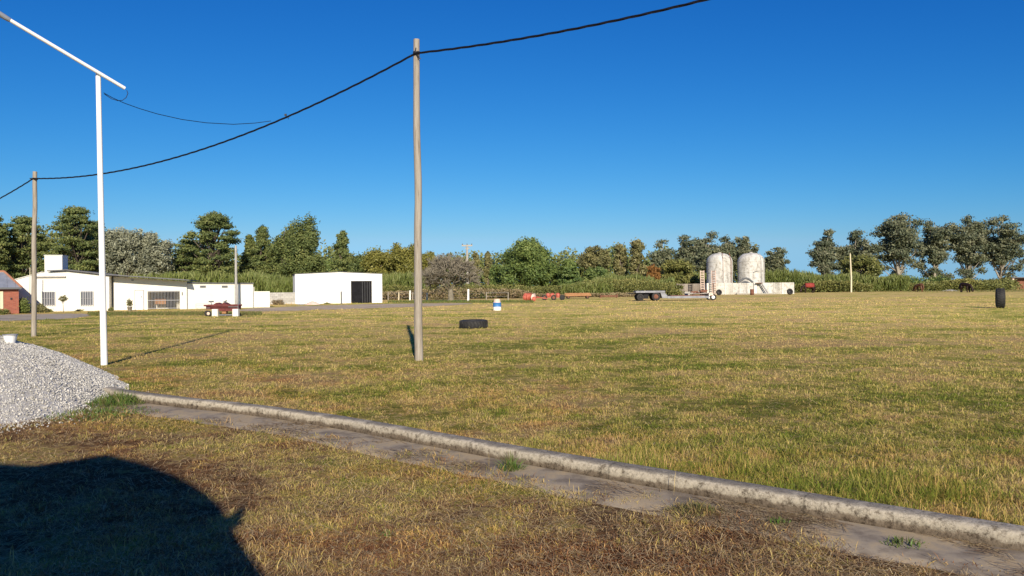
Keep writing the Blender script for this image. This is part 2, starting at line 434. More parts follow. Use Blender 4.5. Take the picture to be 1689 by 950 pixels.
# ---- dirt track and yard
def sheet(name, near, far, z, m):
    """ragged patch of ground between a near and a far edge"""
    n, K = 140, 8
    x0, x1 = near[0][0], near[-1][0]; vsx = []
    for i in range(n):
        px = x0 + (x1 - x0) * i / (n - 1)
        a = G(px, float(np.interp(px, [p[0] for p in near], [p[1] for p in near])))
        b = G(px, float(np.interp(px, [p[0] for p in far], [p[1] for p in far])))
        if 'yard' in name or px > x1 - 60:      # round off the ends
            e = min(i, n - 1 - i) / (n - 1) * 7
            if e < 1: c = a.lerp(b, .5); k = max(.02, math.sqrt(max(0, 1 - (1 - e) ** 2))); a = c.lerp(a, k); b = c.lerp(b, k)
        u_ = (b - a).normalized(); L_ = (b - a).length
        ja = (nz(i, .23, 5) * .10 + nz(i, .9, 3) * .06) * L_; jb = (nz(i, .2, 9) * .12 + nz(i, .8, 2) * .05) * L_
        for k in range(K):
            t = k / (K - 1); p = a.lerp(b, t) + u_ * (ja * (1 - t) + jb * t); vsx.append((p.x, p.y, z))
    fs = [(i * K + k, (i + 1) * K + k, (i + 1) * K + k + 1, i * K + k + 1) for i in range(n - 1) for k in range(K - 1)]
    mb = MB(); mb.add(vsx, fs); return tag(mb.build(name, m), kind='structure')
M['dirt'] = noisy('dirt', [(.3, (.33, .25, .16)), (.5, (.47, .37, .25)), (.7, (.55, .45, .32))], .5, .95, 10, .3)
M['greydirt'] = noisy('grey_dirt', [(.3, (.26, .215, .16)), (.5, (.38, .32, .24)), (.7, (.43, .37, .29))], .5, .95, 10, .3)
sheet('dirt_track', [(-140, 534), (0, 530), (100, 526), (150, 523)], [(-140, 524), (0, 519.5), (100, 517.5), (150, 517)], .006, M['greydirt'])
sheet('yard', [(395, 515), (500, 512), (600, 509), (700, 505.5), (780, 502)], [(395, 509), (500, 505.2), (600, 502), (700, 500.5), (780, 499.6)], .008, M['dirt'])

# ================================================================== GRAVEL PILE
PO = [(205, 641), (196, 650), (170, 664), (130, 678), (90, 688), (50, 697), (0, 703), (-60, 710), (-150, 712)]
PW = [Vector((G(*p).x, G(*p).y)) for p in PO]
PC = Vector((-8.55, 12.7))
def pile_radius(a):
    # outline: visible front measured from the photo, hidden back circular
    best = []
    for p in PW:
        q = p - PC; best.append((math.atan2(q.y, q.x), q.length))
    best += [(R(8), 1.98), (R(25), 1.72), (R(60), 1.95), (R(95), 2.4), (R(135), 3.2), (R(175), 3.8), (R(-160), 4.2)]
    best.sort()
    best = [(best[-1][0] - 2 * math.pi, best[-1][1])] + best + [(best[0][0] + 2 * math.pi, best[0][1])]
    for (a0, r0), (a1, r1) in zip(best, best[1:]):
        if a0 <= a <= a1:
            t = (a - a0) / (a1 - a0 + 1e-9); return r0 + (r1 - r0) * t
    return 3
RT = [pile_radius(-math.pi + i * 2 * math.pi / 360) for i in range(361)]
RT = [sum(RT[(i + j) % 360] for j in range(-6, 7)) / 13 for i in range(360)] ; RT.append(RT[0])
PH = .87
def pile_h(x, y):
    dx, dy = x - PC.x, y - PC.y
    a = math.atan2(dy, dx); rr = math.hypot(dx, dy)
    Rr = RT[int((a + math.pi) / (2 * math.pi) * 360) % 360]
    t = rr / Rr
    if t > 1.02: return -1
    s = 1 - t
    # rounded crest, straight slope, spread foot
    h = PH * (s - .20 * math.exp(-(t / .30) ** 2)) / .80
    h *= 1 - .06 * math.sin(min(t, 1) * math.pi)
    h += .035 * mnoise.noise(Vector((x * 1.3, y * 1.3, 0)))* (1 - t) + .012 * mnoise.noise(Vector((x * 5, y * 5, 2)))
    return h
def pile():
    nr, na = 60, 180
    vsx = [(PC.x, PC.y, pile_h(PC.x, PC.y))]; fs = []
    for i in range(1, nr + 1):
        for k in range(na):
            a = -math.pi + k * 2 * math.pi / na
            rr = RT[int(k * 360 / na)] * i / nr * 1.01
            x, y = PC.x + rr * math.cos(a), PC.y + rr * math.sin(a)
            vsx.append((x, y, max(pile_h(x, y), -.02) if i < nr else -.03))
    for k in range(na): fs.append((0, 1 + k, 1 + (k + 1) % na))
    for i in range(nr - 1):
        for k in range(na):
            a0 = 1 + i * na + k; a1 = 1 + i * na + (k + 1) % na
            fs.append((a0, a0 + na, a1 + na, a1))
    core_v, core_f = np.array(vsx), fs
    # stones: squashed random octahedra
    o = np.array([(1, 0, 0), (-1, 0, 0), (0, 1, 0), (0, -1, 0), (0, 0, 1), (0, 0, -1)], float)
    of = np.array([(0, 2, 4), (2, 1, 4), (1, 3, 4), (3, 0, 4), (2, 0, 5), (1, 2, 5), (3, 1, 5), (0, 3, 5)])
    P = []; S = []
    n = 0
    while n < 85000:
        a = random.uniform(-math.pi, math.pi); t = math.sqrt(random.random()) * 1.02
        rr = RT[int((a + math.pi) / (2 * math.pi) * 360) % 360] * t
        if rr > 2.6 and math.sin(a) > .6: continue
        x, y = PC.x + rr * math.cos(a), PC.y + rr * math.sin(a)
        h = pile_h(x, y)
        P.append((x, y, max(h, 0) + random.uniform(0, .012))); S.append(random.uniform(.006, .0145) * (1.7 if random.random() < .05 else 1)); n += 1
    # strays round the foot
    for k in range(2200):
        a = random.uniform(-2.4, -.25); rr = RT[int((a + math.pi) / (2 * math.pi) * 360) % 360] * (1 + abs(random.gauss(0, .07)))
        P.append((PC.x + rr * math.cos(a), PC.y + rr * math.sin(a), .01)); S.append(random.uniform(.006, .016))
    P = np.array(P); S = np.array(S); n = len(P)
    A = rng.normal(size=(n, 3, 3)); q, _ = np.linalg.qr(A)
    V = (o[None] * rng.uniform(.55, 1.25, (n, 6, 1))) * S[:, None, None]
    V = np.einsum('nij,nkj->nki', q, V) + P[:, None]
    Fx = of[None] + (np.arange(n) * 6)[:, None, None]
    allv = np.concatenate([core_v, V.reshape(-1, 3)])
    me = bpy.data.meshes.new('gravel_pile')
    nc = len(core_v); nf = sum(len(f) for f in core_f)
    idx = [i for f in core_f for i in f]
    ls = np.cumsum([0] + [len(f) for f in core_f])
    loops = np.concatenate([np.array(idx), (Fx.reshape(-1) + nc)])
    starts = np.concatenate([ls[:-1], nf + np.arange(n * 8) * 3])
    me.vertices.add(len(allv)); me.vertices.foreach_set('co', allv.reshape(-1).astype(np.float32))
    me.loops.add(len(loops)); me.loops.foreach_set('vertex_index', loops.astype(np.int32))
    me.polygons.add(len(starts)); me.polygons.foreach_set('loop_start', starts.astype(np.int32))
    rv = np.concatenate([np.full(len(core_f), .3), np.repeat(rng.random(n), 8)])
    at = me.attributes.new('rnd', 'FLOAT', 'FACE'); at.data.foreach_set('value', rv.astype(np.float32))
    me.update(calc_edges=True)
    m = leafmat('crushed_stone', [(0, (.26, .25, .225)), (.25, (.42, .405, .37)), (.6, (.56, .54, .49)), (1, (.76, .74, .68))], .85, 0)
    o_ = link('gravel_pile', me, m)
    tag(o_, 'big heap of pale grey crushed stone beside the end of the kerb', 'gravel', kind='stuff')
pile()

# white bucket on the crest
bx = Q(17, 556, 12.55)
bz = pile_h(bx.x, bx.y)
bk = empty('bucket', (bx.x, bx.y, bz - .005), 0, 'small white plastic bucket standing on top of the gravel heap', 'bucket')
mb = MB(); mb.lathe([(0, 0), (.07, 0), (.10, .12), (.107, .12), (.107, .135), (.098, .135), (.066, .01), (0, .01)], 24)
mb.build('pail', M['white_paint'], bk)
mb = MB(); mb.lathe([(.108, .128), (.112, .128), (.112, .145), (.108, .145)], 24); mb.build('rim', M['trailer_grey'], bk)

# ================================================================== GRASS
def ykerb(x):
    xs = np.array([-20, -9.5, -7.2] + [p.x for p in KS]); ys = np.array([24, 14.6, 12.45] + [p.y for p in KS])
    return np.interp(x, xs, ys)
def vnoise(x, y, s, seed):
    r = np.random.default_rng(seed).random((256, 256))
    u, v = x * s + 1000, y * s + 1000
    i, j = np.floor(u).astype(int), np.floor(v).astype(int); fu, fv = u - i, v - j
    fu = fu * fu * (3 - 2 * fu); fv = fv * fv * (3 - 2 * fv)
    g = lambda a, b: r[a % 256, b % 256]
    return (g(i, j) * (1 - fu) + g(i + 1, j) * fu) * (1 - fv) + (g(i, j + 1) * (1 - fu) + g(i + 1, j + 1) * fu) * fv
RTA = np.array(RT)
def in_pile(x, y, k=1.0):
    a = np.arctan2(y - PC.y, x - PC.x); rr = np.hypot(x - PC.x, y - PC.y)
    return rr < RTA[((a + math.pi) / (2 * math.pi) * 360).astype(int) % 360] * k
def blades(x, y, hgt, wid, lean, rnd):
    n = len(x)
    az = rng.uniform(0, 2 * np.pi, n); fa = rng.uniform(0, 2 * np.pi, n)
    ux, uy = np.cos(az) * np.sin(lean), np.sin(az) * np.sin(lean); uz = np.cos(lean)
    wx, wy = np.cos(fa) * wid * .5, np.sin(fa) * wid * .5
    z0 = 0.0
    V = np.zeros((n, 4, 3))
    b = np.stack([x, y, np.full(n, z0)], 1)
    mid = b + np.stack([ux * .45, uy * .45, uz * .62], 1) * hgt[:, None]
    tip = b + np.stack([ux, uy, uz * .95], 1) * hgt[:, None]
    W = np.stack([wx, wy, np.zeros(n)], 1)
    V[:, 0] = b + W * .6; V[:, 1] = mid + W; V[:, 2] = tip; V[:, 3] = mid - W
    V[:, 0] = b
    return V
SHEETS = [([(-140, 534), (0, 530), (100, 526), (150, 523)], [(-140, 524), (0, 519.5), (100, 517.5), (150, 517)]),
          ([(395, 515), (500, 512), (600, 509), (700, 505.5), (780, 502)], [(395, 509), (500, 505.2), (600, 502), (700, 500.5), (780, 499.6)])]
def on_sheet(x, y):
    """true where the bare dirt lies"""
    px = 844.5 + x / y * F; py = 472 - (px - 844.5) * .0087 + 1.6 / y * F
    r = np.zeros(len(x), bool)
    for nr, fr_ in SHEETS:
        a = np.interp(px, [p[0] for p in nr], [p[1] for p in nr]); b = np.interp(px, [p[0] for p in fr_], [p[1] for p in fr_])
        r |= (py < a + (vnoise(x, y, .3, 71) - .5) * 2) & (py > b - 1.0) & (px > nr[0][0]) & (px < nr[-1][0])
    return r
def grass():
    K = 9                                    # blades per tuft
    NT = 150000
    u = rng.random(NT); a, b_, e = 3.3, 85.0, -.75
    d = (a ** e + u * (b_ ** e - a ** e)) ** (1 / e)
    x = rng.uniform(-1, 1, NT) * (d * .76 + 1.2); y = d
    s0 = (y - ykerb(x)) * .79
    bare = vnoise(x, y, .9, 1) * .5 + vnoise(x, y, 3.3, 2) * .5
    keep = rng.random(NT) < np.where(s0 < 0, np.clip((bare - .30) * 4.5, .05, 1), np.clip((bare - .20) * 4.5, .2, 1))
    x, y, s0, bare = x[keep], y[keep], s0[keep], bare[keep]; n = len(x)
    th = rng.gamma(3.2, .0115, n) * (.55 + .9 * bare)                  # tuft height
    tc = np.clip(rng.normal(.46, .30, n), 0, 1)                         # tuft colour
    wd_ = rng.random(n) < np.where(s0 < 0, .05, .03); tc = np.where(wd_, 1.3, tc)
    tl = np.clip(rng.normal(.8, .35, n), .1, 1.4)
    clump = np.clip((vnoise(x, y, 2.6, 51) * .6 + vnoise(x, y, 8, 52) * .4 - .30) * 3, 0, 1.4)
    st = np.clip(1 - (s0 - .2) / (.9 + 1.3 * np.clip(x * .4 + .3, 0, 1)), 0, 1) * (s0 > .2)
    tall = st * np.clip((x + 2.0) / 4, .12, 1) * clump
    tl = np.where(s0 < 0, tl + .25, tl); th = np.where(s0 < 0, th * .85, th)
    th = th + tall * rng.gamma(2.2, .028, n)
    tc = np.clip(tc + tall * rng.normal(.22, .38, n), 0, 1.35)
    tl = np.clip(tl - tall * .25, .05, 1.4)
    rad = (.016 + th * .35) * np.maximum(1, y / 9)
    X = np.repeat(x, K) + rng.normal(0, 1, n * K) * np.repeat(rad, K); Y = np.repeat(y, K) + rng.normal(0, 1, n * K) * np.repeat(rad, K) * 1.0
    H_ = np.repeat(th, K) * rng.uniform(.35, 1.25, n * K); C_ = np.repeat(tc, K) * .72 + rng.random(n * K) * .28; L_ = np.repeat(tl, K) + rng.normal(0, .28, n * K)
    T_ = np.repeat(tall, K)
    # short thin cover everywhere between the tufts
    N2 = 420000
    u = rng.random(N2); d2 = (a ** e + u * (b_ ** e - a ** e)) ** (1 / e); x2 = rng.uniform(-1, 1, N2) * (d2 * .76 + 1.2)
    b2 = vnoise(x2, d2, .9, 1) * .5 + vnoise(x2, d2, 3.3, 2) * .5; k2 = rng.random(N2) < np.clip((b2 - .2) * 3, .12, .9); x2, d2 = x2[k2], d2[k2]; m = len(x2)
    X = np.concatenate([X, x2]); Y = np.concatenate([Y, d2]); H_ = np.concatenate([H_, rng.gamma(3, .008, m)]); C_ = np.concatenate([C_, np.clip(rng.normal(.40, .25, m), 0, 1)])
    L_ = np.concatenate([L_, rng.normal(1.1, .3, m)]); T_ = np.concatenate([T_, np.zeros(m)])
    s1 = (Y - ykerb(X)) * .79
    edge = -.29 + (vnoise(X, Y, 1.6, 5) - .5) * .42 + (vnoise(X, Y, 7, 6) - .5) * .22
    keep = ((s1 < edge) | (s1 > .225)) & ~in_pile(X, Y, .985) & (Y > 2.5) & ~on_sheet(X, Y)
    X, Y, H_, C_, L_, T_ = X[keep], Y[keep], H_[keep], C_[keep], L_[keep], T_[keep]; n = len(X)
    H_ = H_ * (1 + np.clip(Y - 12, 0, 80) / 100)
    wid = .0040 * np.maximum(1, Y / 7) * rng.uniform(.6, 1.5, n)
    V = blades(X, Y, H_, wid, np.clip(np.abs(L_), .03, 1.45), None)
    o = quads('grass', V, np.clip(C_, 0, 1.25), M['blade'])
    tag(o, 'short dry mown grass with green patches covering the field', 'grass', kind='stuff')
    # straw and cut stems lying flat
    N = 150000; u = rng.random(N); d = (a ** e + u * (22 ** e - a ** e)) ** (1 / e)
    x = rng.uniform(-1, 1, N) * (d * .76 + 1); y = d; s = (y - ykerb(x)) * .79
    keep = ~((s > -.02) & (s < .23)) & ~in_pile(x, y, 1.0)
    keep &= (s < -.6) | (s > .3) | (rng.random(N) < np.clip((vnoise(x, y, 2.5, 31) - .42) * 3, 0, 1))
    keep &= rng.random(N) < np.where(s < -.6, .55, np.where(s > .3, .35, 1))
    x, y, d, s = x[keep], y[keep], d[keep], s[keep]; n = len(x)
    gut = (s > -.6) & (s < 0)
    az = np.where(gut, rng.normal(-.7, .5, n), rng.uniform(0, np.pi, n)); ln = np.where(gut, rng.uniform(.04, .2, n), rng.uniform(.03, .12, n)); z = rng.uniform(.016, .035, n); z = np.where(gut, .026, z)
    wd = np.where(gut, .0042, .0028) * np.maximum(1, d / 6)
    dx, dy = np.cos(az) * ln * .5, np.sin(az) * ln * .5; nx, ny = -np.sin(az) * wd * .5, np.cos(az) * wd * .5
    tl = np.where(gut, 0, rng.normal(0, .008, n))
    V = np.stack([np.stack([x - dx - nx, y - dy - ny, z - tl], 1), np.stack([x + dx - nx, y + dy - ny, z + tl], 1), np.stack([x + dx + nx, y + dy + ny, z + tl], 1), np.stack([x - dx + nx, y - dy + ny, z - tl], 1)], 1)
    m = leafmat('straw', [(0, (.24, .14, .07)), (.5, (.42, .29, .14)), (1, (.62, .49, .27))], .8, .1)
    tag(quads('straw', V, rng.random(n), m), 'pale cut straw lying loose on the field and gutter', 'straw', kind='stuff')
grass()

def weed(px, py, rad, h, n, label, name='weed', dry=.0, cat='weed', group=None):
    p = G(px, py); r = np.sqrt(rng.random(n)) * rad; a = rng.uniform(0, 2 * np.pi, n)
    x, y = r * np.cos(a), r * np.sin(a) * .8
    hh = h * rng.uniform(.35, 1.1, n) * (1 - .5 * r / rad)
    V = blades(x, y, hh, np.full(n, max(.006, .006 * p.y / 7)) * rng.uniform(.7, 1.6, n), np.clip(.2 + r / rad * .7 + rng.normal(0, .2, n), .02, 1.3), None)
    m = M['weed']
    o = quads(name, V, np.clip(rng.normal(.55, .22, n) - dry, 0, 1), m)
    o.location = (p.x, p.y, 0.0)
    return tag(o, label, cat, group)
M['weed'] = leafmat('weed_leaves', [(0, (.26, .19, .09)), (.35, (.16, .17, .05)), (.7, (.10, .18, .035)), (1, (.13, .24, .04))], .5, .3)
weed(192, 668, .42, .26, 900, 'bushy green weed at the foot of the gravel heap')
weed(160, 684, .75, .11, 1200, 'low green weeds spreading along the front foot of the gravel heap')
weed(842, 778, .09, .24, 200, 'small upright green weed growing in the gutter against the middle of the kerb')
weed(1145, 848, .2, .12, 600, 'withered weed clump across the gutter, half dead', dry=.4)
weed(1492, 902, .13, .09, 200, 'tiny green weed in the gutter near the right end of the kerb')
weed(1285, 868, .08, .10, 120, 'tiny leafy weed at the gutter edge between the two larger gutter weeds')
weed(640, 884, .07, .07, 60, 'small bright green weed alone in the dry foreground grass')
weed(1010, 800, .35, .12, 300, 'dry tuft leaning over the outer gutter edge', dry=.35) if False else None

def band(px0, px1, y0, y1, n, h, dry, label):
    """taller grass strip at given photo rows"""
    V = []
    px = rng.uniform(px0, px1, n); py = rng.uniform(y0, y1, n)
    P = np.array([G(a, b_)[:] for a, b_ in zip(px, py)])
    d = P[:, 1]
    W = blades(P[:, 0], P[:, 1], h * rng.uniform(.3, 1.2, n), .02 * d / 50 * rng.uniform(.8, 1.8, n), np.abs(rng.normal(.4, .3, n)), None)
    o = quads('tall_grass', W, np.clip(rng.normal(.6, .2, n) - dry, 0, 1), M['weed'])
    return tag(o, label, 'grass', kind='stuff')
band(145, 432, 516, 521, 9000, .16, .25, 'strip of taller green grass in front of the white farmhouse')
band(640, 880, 497.5, 500, 5000, .25, .15, 'green grass under the bare grey tree')
band(1000, 1690, 478, 482, 9000, .3, .3, 'yellowish rough grass along the foot of the far bushes')

# ================================================================== TREES
LM = {
 'pine': leafmat('pine_needles', [(0, (0.048, 0.077, 0.035)), (.5, (0.135, 0.170, 0.053)), (1, (0.285, 0.288, 0.097))], .6, .15),
 'euc': leafmat('eucalyptus_leaves', [(0, (0.063, 0.090, 0.063)), (.5, (0.148, 0.168, 0.096)), (1, (0.305, 0.290, 0.179))], .5, .2),
 'round': leafmat('broad_leaves', [(0, (0.051, 0.091, 0.035)), (.5, (0.140, 0.200, 0.057)), (1, (0.281, 0.327, 0.091))], .5, .2),
 'silver': leafmat('silver_leaves', [(0, (0.112, 0.124, 0.083)), (.5, (0.251, 0.261, 0.177)), (1, (0.476, 0.482, 0.344))], .5, .2),
 'yellow': leafmat('yellowing_leaves', [(0, (0.104, 0.109, 0.026)), (.5, (0.220, 0.216, 0.052)), (1, (0.370, 0.334, 0.088))], .5, .25),
 'tan': leafmat('tan_green_leaves', [(0, (0.088, 0.095, 0.041)), (.5, (0.206, 0.199, 0.081)), (1, (0.370, 0.318, 0.147))], .5, .2),
 'rusty': leafmat('rusty_leaves', [(0, (0.125, 0.067, 0.024)), (.5, (0.275, 0.134, 0.042)), (1, (0.376, 0.215, 0.071))], .5, .2),
 'cane': leafmat('cane_leaves', [(0, (0.070, 0.094, 0.026)), (.5, (0.168, 0.211, 0.052)), (1, (0.346, 0.351, 0.137))], .5, .3),
 'scrub': leafmat('scrub_leaves', [(0, (0.072, 0.089, 0.031)), (.5, (0.179, 0.192, 0.057)), (1, (0.342, 0.312, 0.105))], .5, .2),
 'dryscrub': leafmat('dry_scrub', [(0, (0.125, 0.087, 0.053)), (.5, (0.238, 0.181, 0.106)), (1, (0.350, 0.295, 0.155))], .7, .1),
}
def leaves(clumps, n, size, flat=.0, stretch=1.0):
    """clumps: list of (cx,cy,cz,rx,ry,rz); leaf quads scattered through each"""
    C = np.array(clumps); vol = (C[:, 3] * C[:, 4] * C[:, 5]) ** .62
    cnt = np.maximum(4, (n * vol / vol.sum()).astype(int))
    idx = np.repeat(np.arange(len(C)), cnt); m = len(idx)
    d = rng.normal(size=(m, 3)); d /= np.linalg.norm(d, axis=1)[:, None]
    r = rng.random(m) ** .42 * (1 + rng.normal(0, .20, m))
    # lumpy surface
    lump = 1 + .22 * np.sin(d[:, 0] * 5 + idx * 1.7) * np.sin(d[:, 2] * 6 + idx)
    p = C[idx, :3] + d * (r * lump)[:, None] * C[idx, 3:6]
    nn = d * .6 + rng.normal(0, .5, (m, 3)); nn[:, 2] += .1
    a = np.cross(nn, rng.normal(size=(m, 3))); a /= np.linalg.norm(a, axis=1)[:, None]
    b = np.cross(a, nn); b /= np.linalg.norm(b, axis=1)[:, None]
    s = size * rng.uniform(.5, 1.4, m)[:, None]
    a = a * s * stretch; b = b * s * .6
    V = np.stack([p - a, p - b * .8, p + a, p + b], 1)
    cr = rng.random(len(C))[idx]
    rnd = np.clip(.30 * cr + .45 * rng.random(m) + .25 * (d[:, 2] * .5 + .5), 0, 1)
    return V, rnd
def tree(px, top, wpx, d, style, leaf, name, label, group=None, nleaf=5000, lo=.3, seed=0, lean=0, cat='tree', bark='bark', size=None):
    rs = random.Random(seed * 131 + int(px * 3))
    b0 = base(px, d); H = Q(px, top, d).z; W = wpx * d / F
    root = empty(name, b0, 0, label, cat, group)
    cl = []; limbs = MB(); tr = .018 * H + .06 if H > 6 else .008 * H + .008
    trunk_top = H * .9
    bend = [Vector((0, 0, -.05)), Vector((rs.uniform(-.02, .02) * H, 0, H * .3)), Vector((rs.uniform(-.03, .03) * H + lean * H * .5, rs.uniform(-.2, .2), H * .6)), Vector((lean * H + rs.uniform(-.02, .02) * H, 0, trunk_top))]
    def tp(f):
        f = max(0, min(.999, f)) * 3; i = int(f); return bend[i].lerp(bend[i + 1], f - i)
    def add(x, y, z, rx, rz, limb=True, ry=None):
        cl.append((x, y, z, rx, ry or rx, rz))
        if limb:
            s = tp(max(.12, z / H - .18)); e = Vector((x, y, z))
            mid = s.lerp(e, .55) + Vector((0, 0, -.02 * H))
            limbs.tube([s, mid, e], [tr * .45, tr * .28, tr * .1], 5, False)
    if style == 'pine':
        limbs.tube(bend, [tr, tr * .8, tr * .55, tr * .2], 7)
        k = 0; z = lo
        while z < .97:
            prof = math.sin(math.pi * min(1, (z - lo) / (1 - lo) * .8 + .22)) ** .7
            nb = rs.choice((4, 5, 5, 6))
            a0 = rs.uniform(0, 6.28)
            for j in range(nb):
                a = a0 + j * 6.28 / nb + rs.uniform(-.4, .4)
                rad = W * .5 * prof * rs.uniform(.35, .95)
                c = tp(z)
                rx = W * rs.uniform(.09, .18)
                add(c.x + math.cos(a) * rad, c.y + math.sin(a) * rad, H * (z + rs.uniform(-.02, .03)), rx, H * rs.uniform(.022, .042))
            z += rs.uniform(.042, .07)
        c = tp(1); add(c.x, c.y, H * .955, W * .17, H * .045, False)
    elif style == 'euc':
        nl = rs.choice((5, 6, 7))
        limbs.tube([bend[0], bend[1]], [tr, tr * .85], 7)
        for j in range(nl):
            a = rs.uniform(0, 6.28); top_z = H * (1 if j == 0 else rs.uniform(.72, .97))
            off = W * .5 * (rs.uniform(-.15, .15) if j == 0 else rs.uniform(.4, .85)) 
            dirx = (-1) ** j * abs(math.cos(a)) * .8 + .2 * math.cos(a)
            e = Vector((dirx * off + lean * H, math.sin(a) * off, top_z - H * .04))
            s = tp(rs.uniform(.12, .3))
            m1 = s.lerp(e, .4) + Vector((dirx * W * .06, 0, -.02 * H))
            limbs.tube([s, m1, e], [tr * .6, tr * .4, tr * .12], 5, False)
            for q in range(7):
                t = .42 + .58 * q / 6
                p = s.lerp(e, t) if t > .4 else m1
                k = 1 + (1 - abs(t - .75)) * .3
                add(p.x + rs.uniform(-.16, .16) * W, p.y + rs.uniform(-.13, .13) * W, p.z + rs.uniform(-.03, .03) * H, W * rs.uniform(.09, .17) * k * (1.35 if wpx < 52 else 1), H * rs.uniform(.042, .072), q % 2 == 0)
        for q in range(11):   # hanging lower foliage
            add(rs.uniform(-.36, .36) * W, rs.uniform(-.3, .3) * W, H * rs.uniform(lo, .68), W * rs.uniform(.09, .16), H * rs.uniform(.04, .07), q % 2 == 0)
    elif style == 'round':
        limbs.tube(bend, [tr * 1.2, tr * .9, tr * .6, tr * .1], 7)
        cz = H * (1 + lo) * .5; rz = H * (1 - lo) * .5
        for j in range(60):
            v = Vector((rs.gauss(0, 1), rs.gauss(0, 1), rs.gauss(0, 1))).normalized()
            v = Vector([math.copysign(abs(c_) ** .8, c_) for c_ in v]) * rs.uniform(.45, .84)
            f = rs.uniform(.11, .18)
            add(v.x * W * .5, v.y * W * .5, cz + v.z * rz, W * f, rz * f * 1.5, j % 5 == 0)
    elif style == 'cone':
        limbs.tube(bend, [tr, tr * .8, tr * .55, tr * .15], 7)
        z = lo
        while z < .98:
            t = (z - lo) / (1 - lo); prof = (1 - t) ** .55 * min(1, .55 + t * 3)
            for j in range(4):
                a = rs.uniform(0, 6.28); rad = W * .5 * prof * rs.uniform(.3, .85)
                add(math.cos(a) * rad, math.sin(a) * rad, H * z, W * (.08 + .10 * prof) , H * rs.uniform(.03, .055), j == 0)
            z += .045
        add(0, 0, H * .965, W * .07, H * .035, False)
    elif style == 'column':
        limbs.tube(bend, [tr, tr * .8, tr * .5, tr * .15], 7)
        z = lo
        while z < .96:
            prof = .75 + .25 * math.sin(z * 9 + seed)
            for j in range(3):
                a = rs.uniform(0, 6.28)
                add(math.cos(a) * W * .28 * prof + lean * H * z, math.sin(a) * W * .28, H * z, W * rs.uniform(.14, .24), H * rs.uniform(.04, .07), j == 0)
            z += .055
        add(lean * H, 0, H * .955, W * .18, H * .04, False)
    elif style == 'bush':
        limbs.tube([(0, 0, -.05), (0, 0, H * .5)], [tr, tr * .4], 6)
        for j in range(18):
            v = Vector((rs.gauss(0, 1), rs.gauss(0, 1), abs(rs.gauss(0, 1)))).normalized() * rs.uniform(.2, .8)
            f = rs.uniform(.14, .26)
            add(v.x * W * .5, v.y * W * .4, H * .08 + v.z * H * .74 * (1 - .3 * abs(v.x)), W * f, H * f, j % 5 == 0)
    limbs.build('trunk' if style != 'bush' else 'stem', M[bark], root, True, fix=False)
    V, rnd = leaves(cl, nleaf, size or max(.06, .0014 * d), .0)
    V[:, :, 2] = np.maximum(V[:, :, 2], .02)
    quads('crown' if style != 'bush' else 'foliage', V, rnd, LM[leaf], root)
    return root

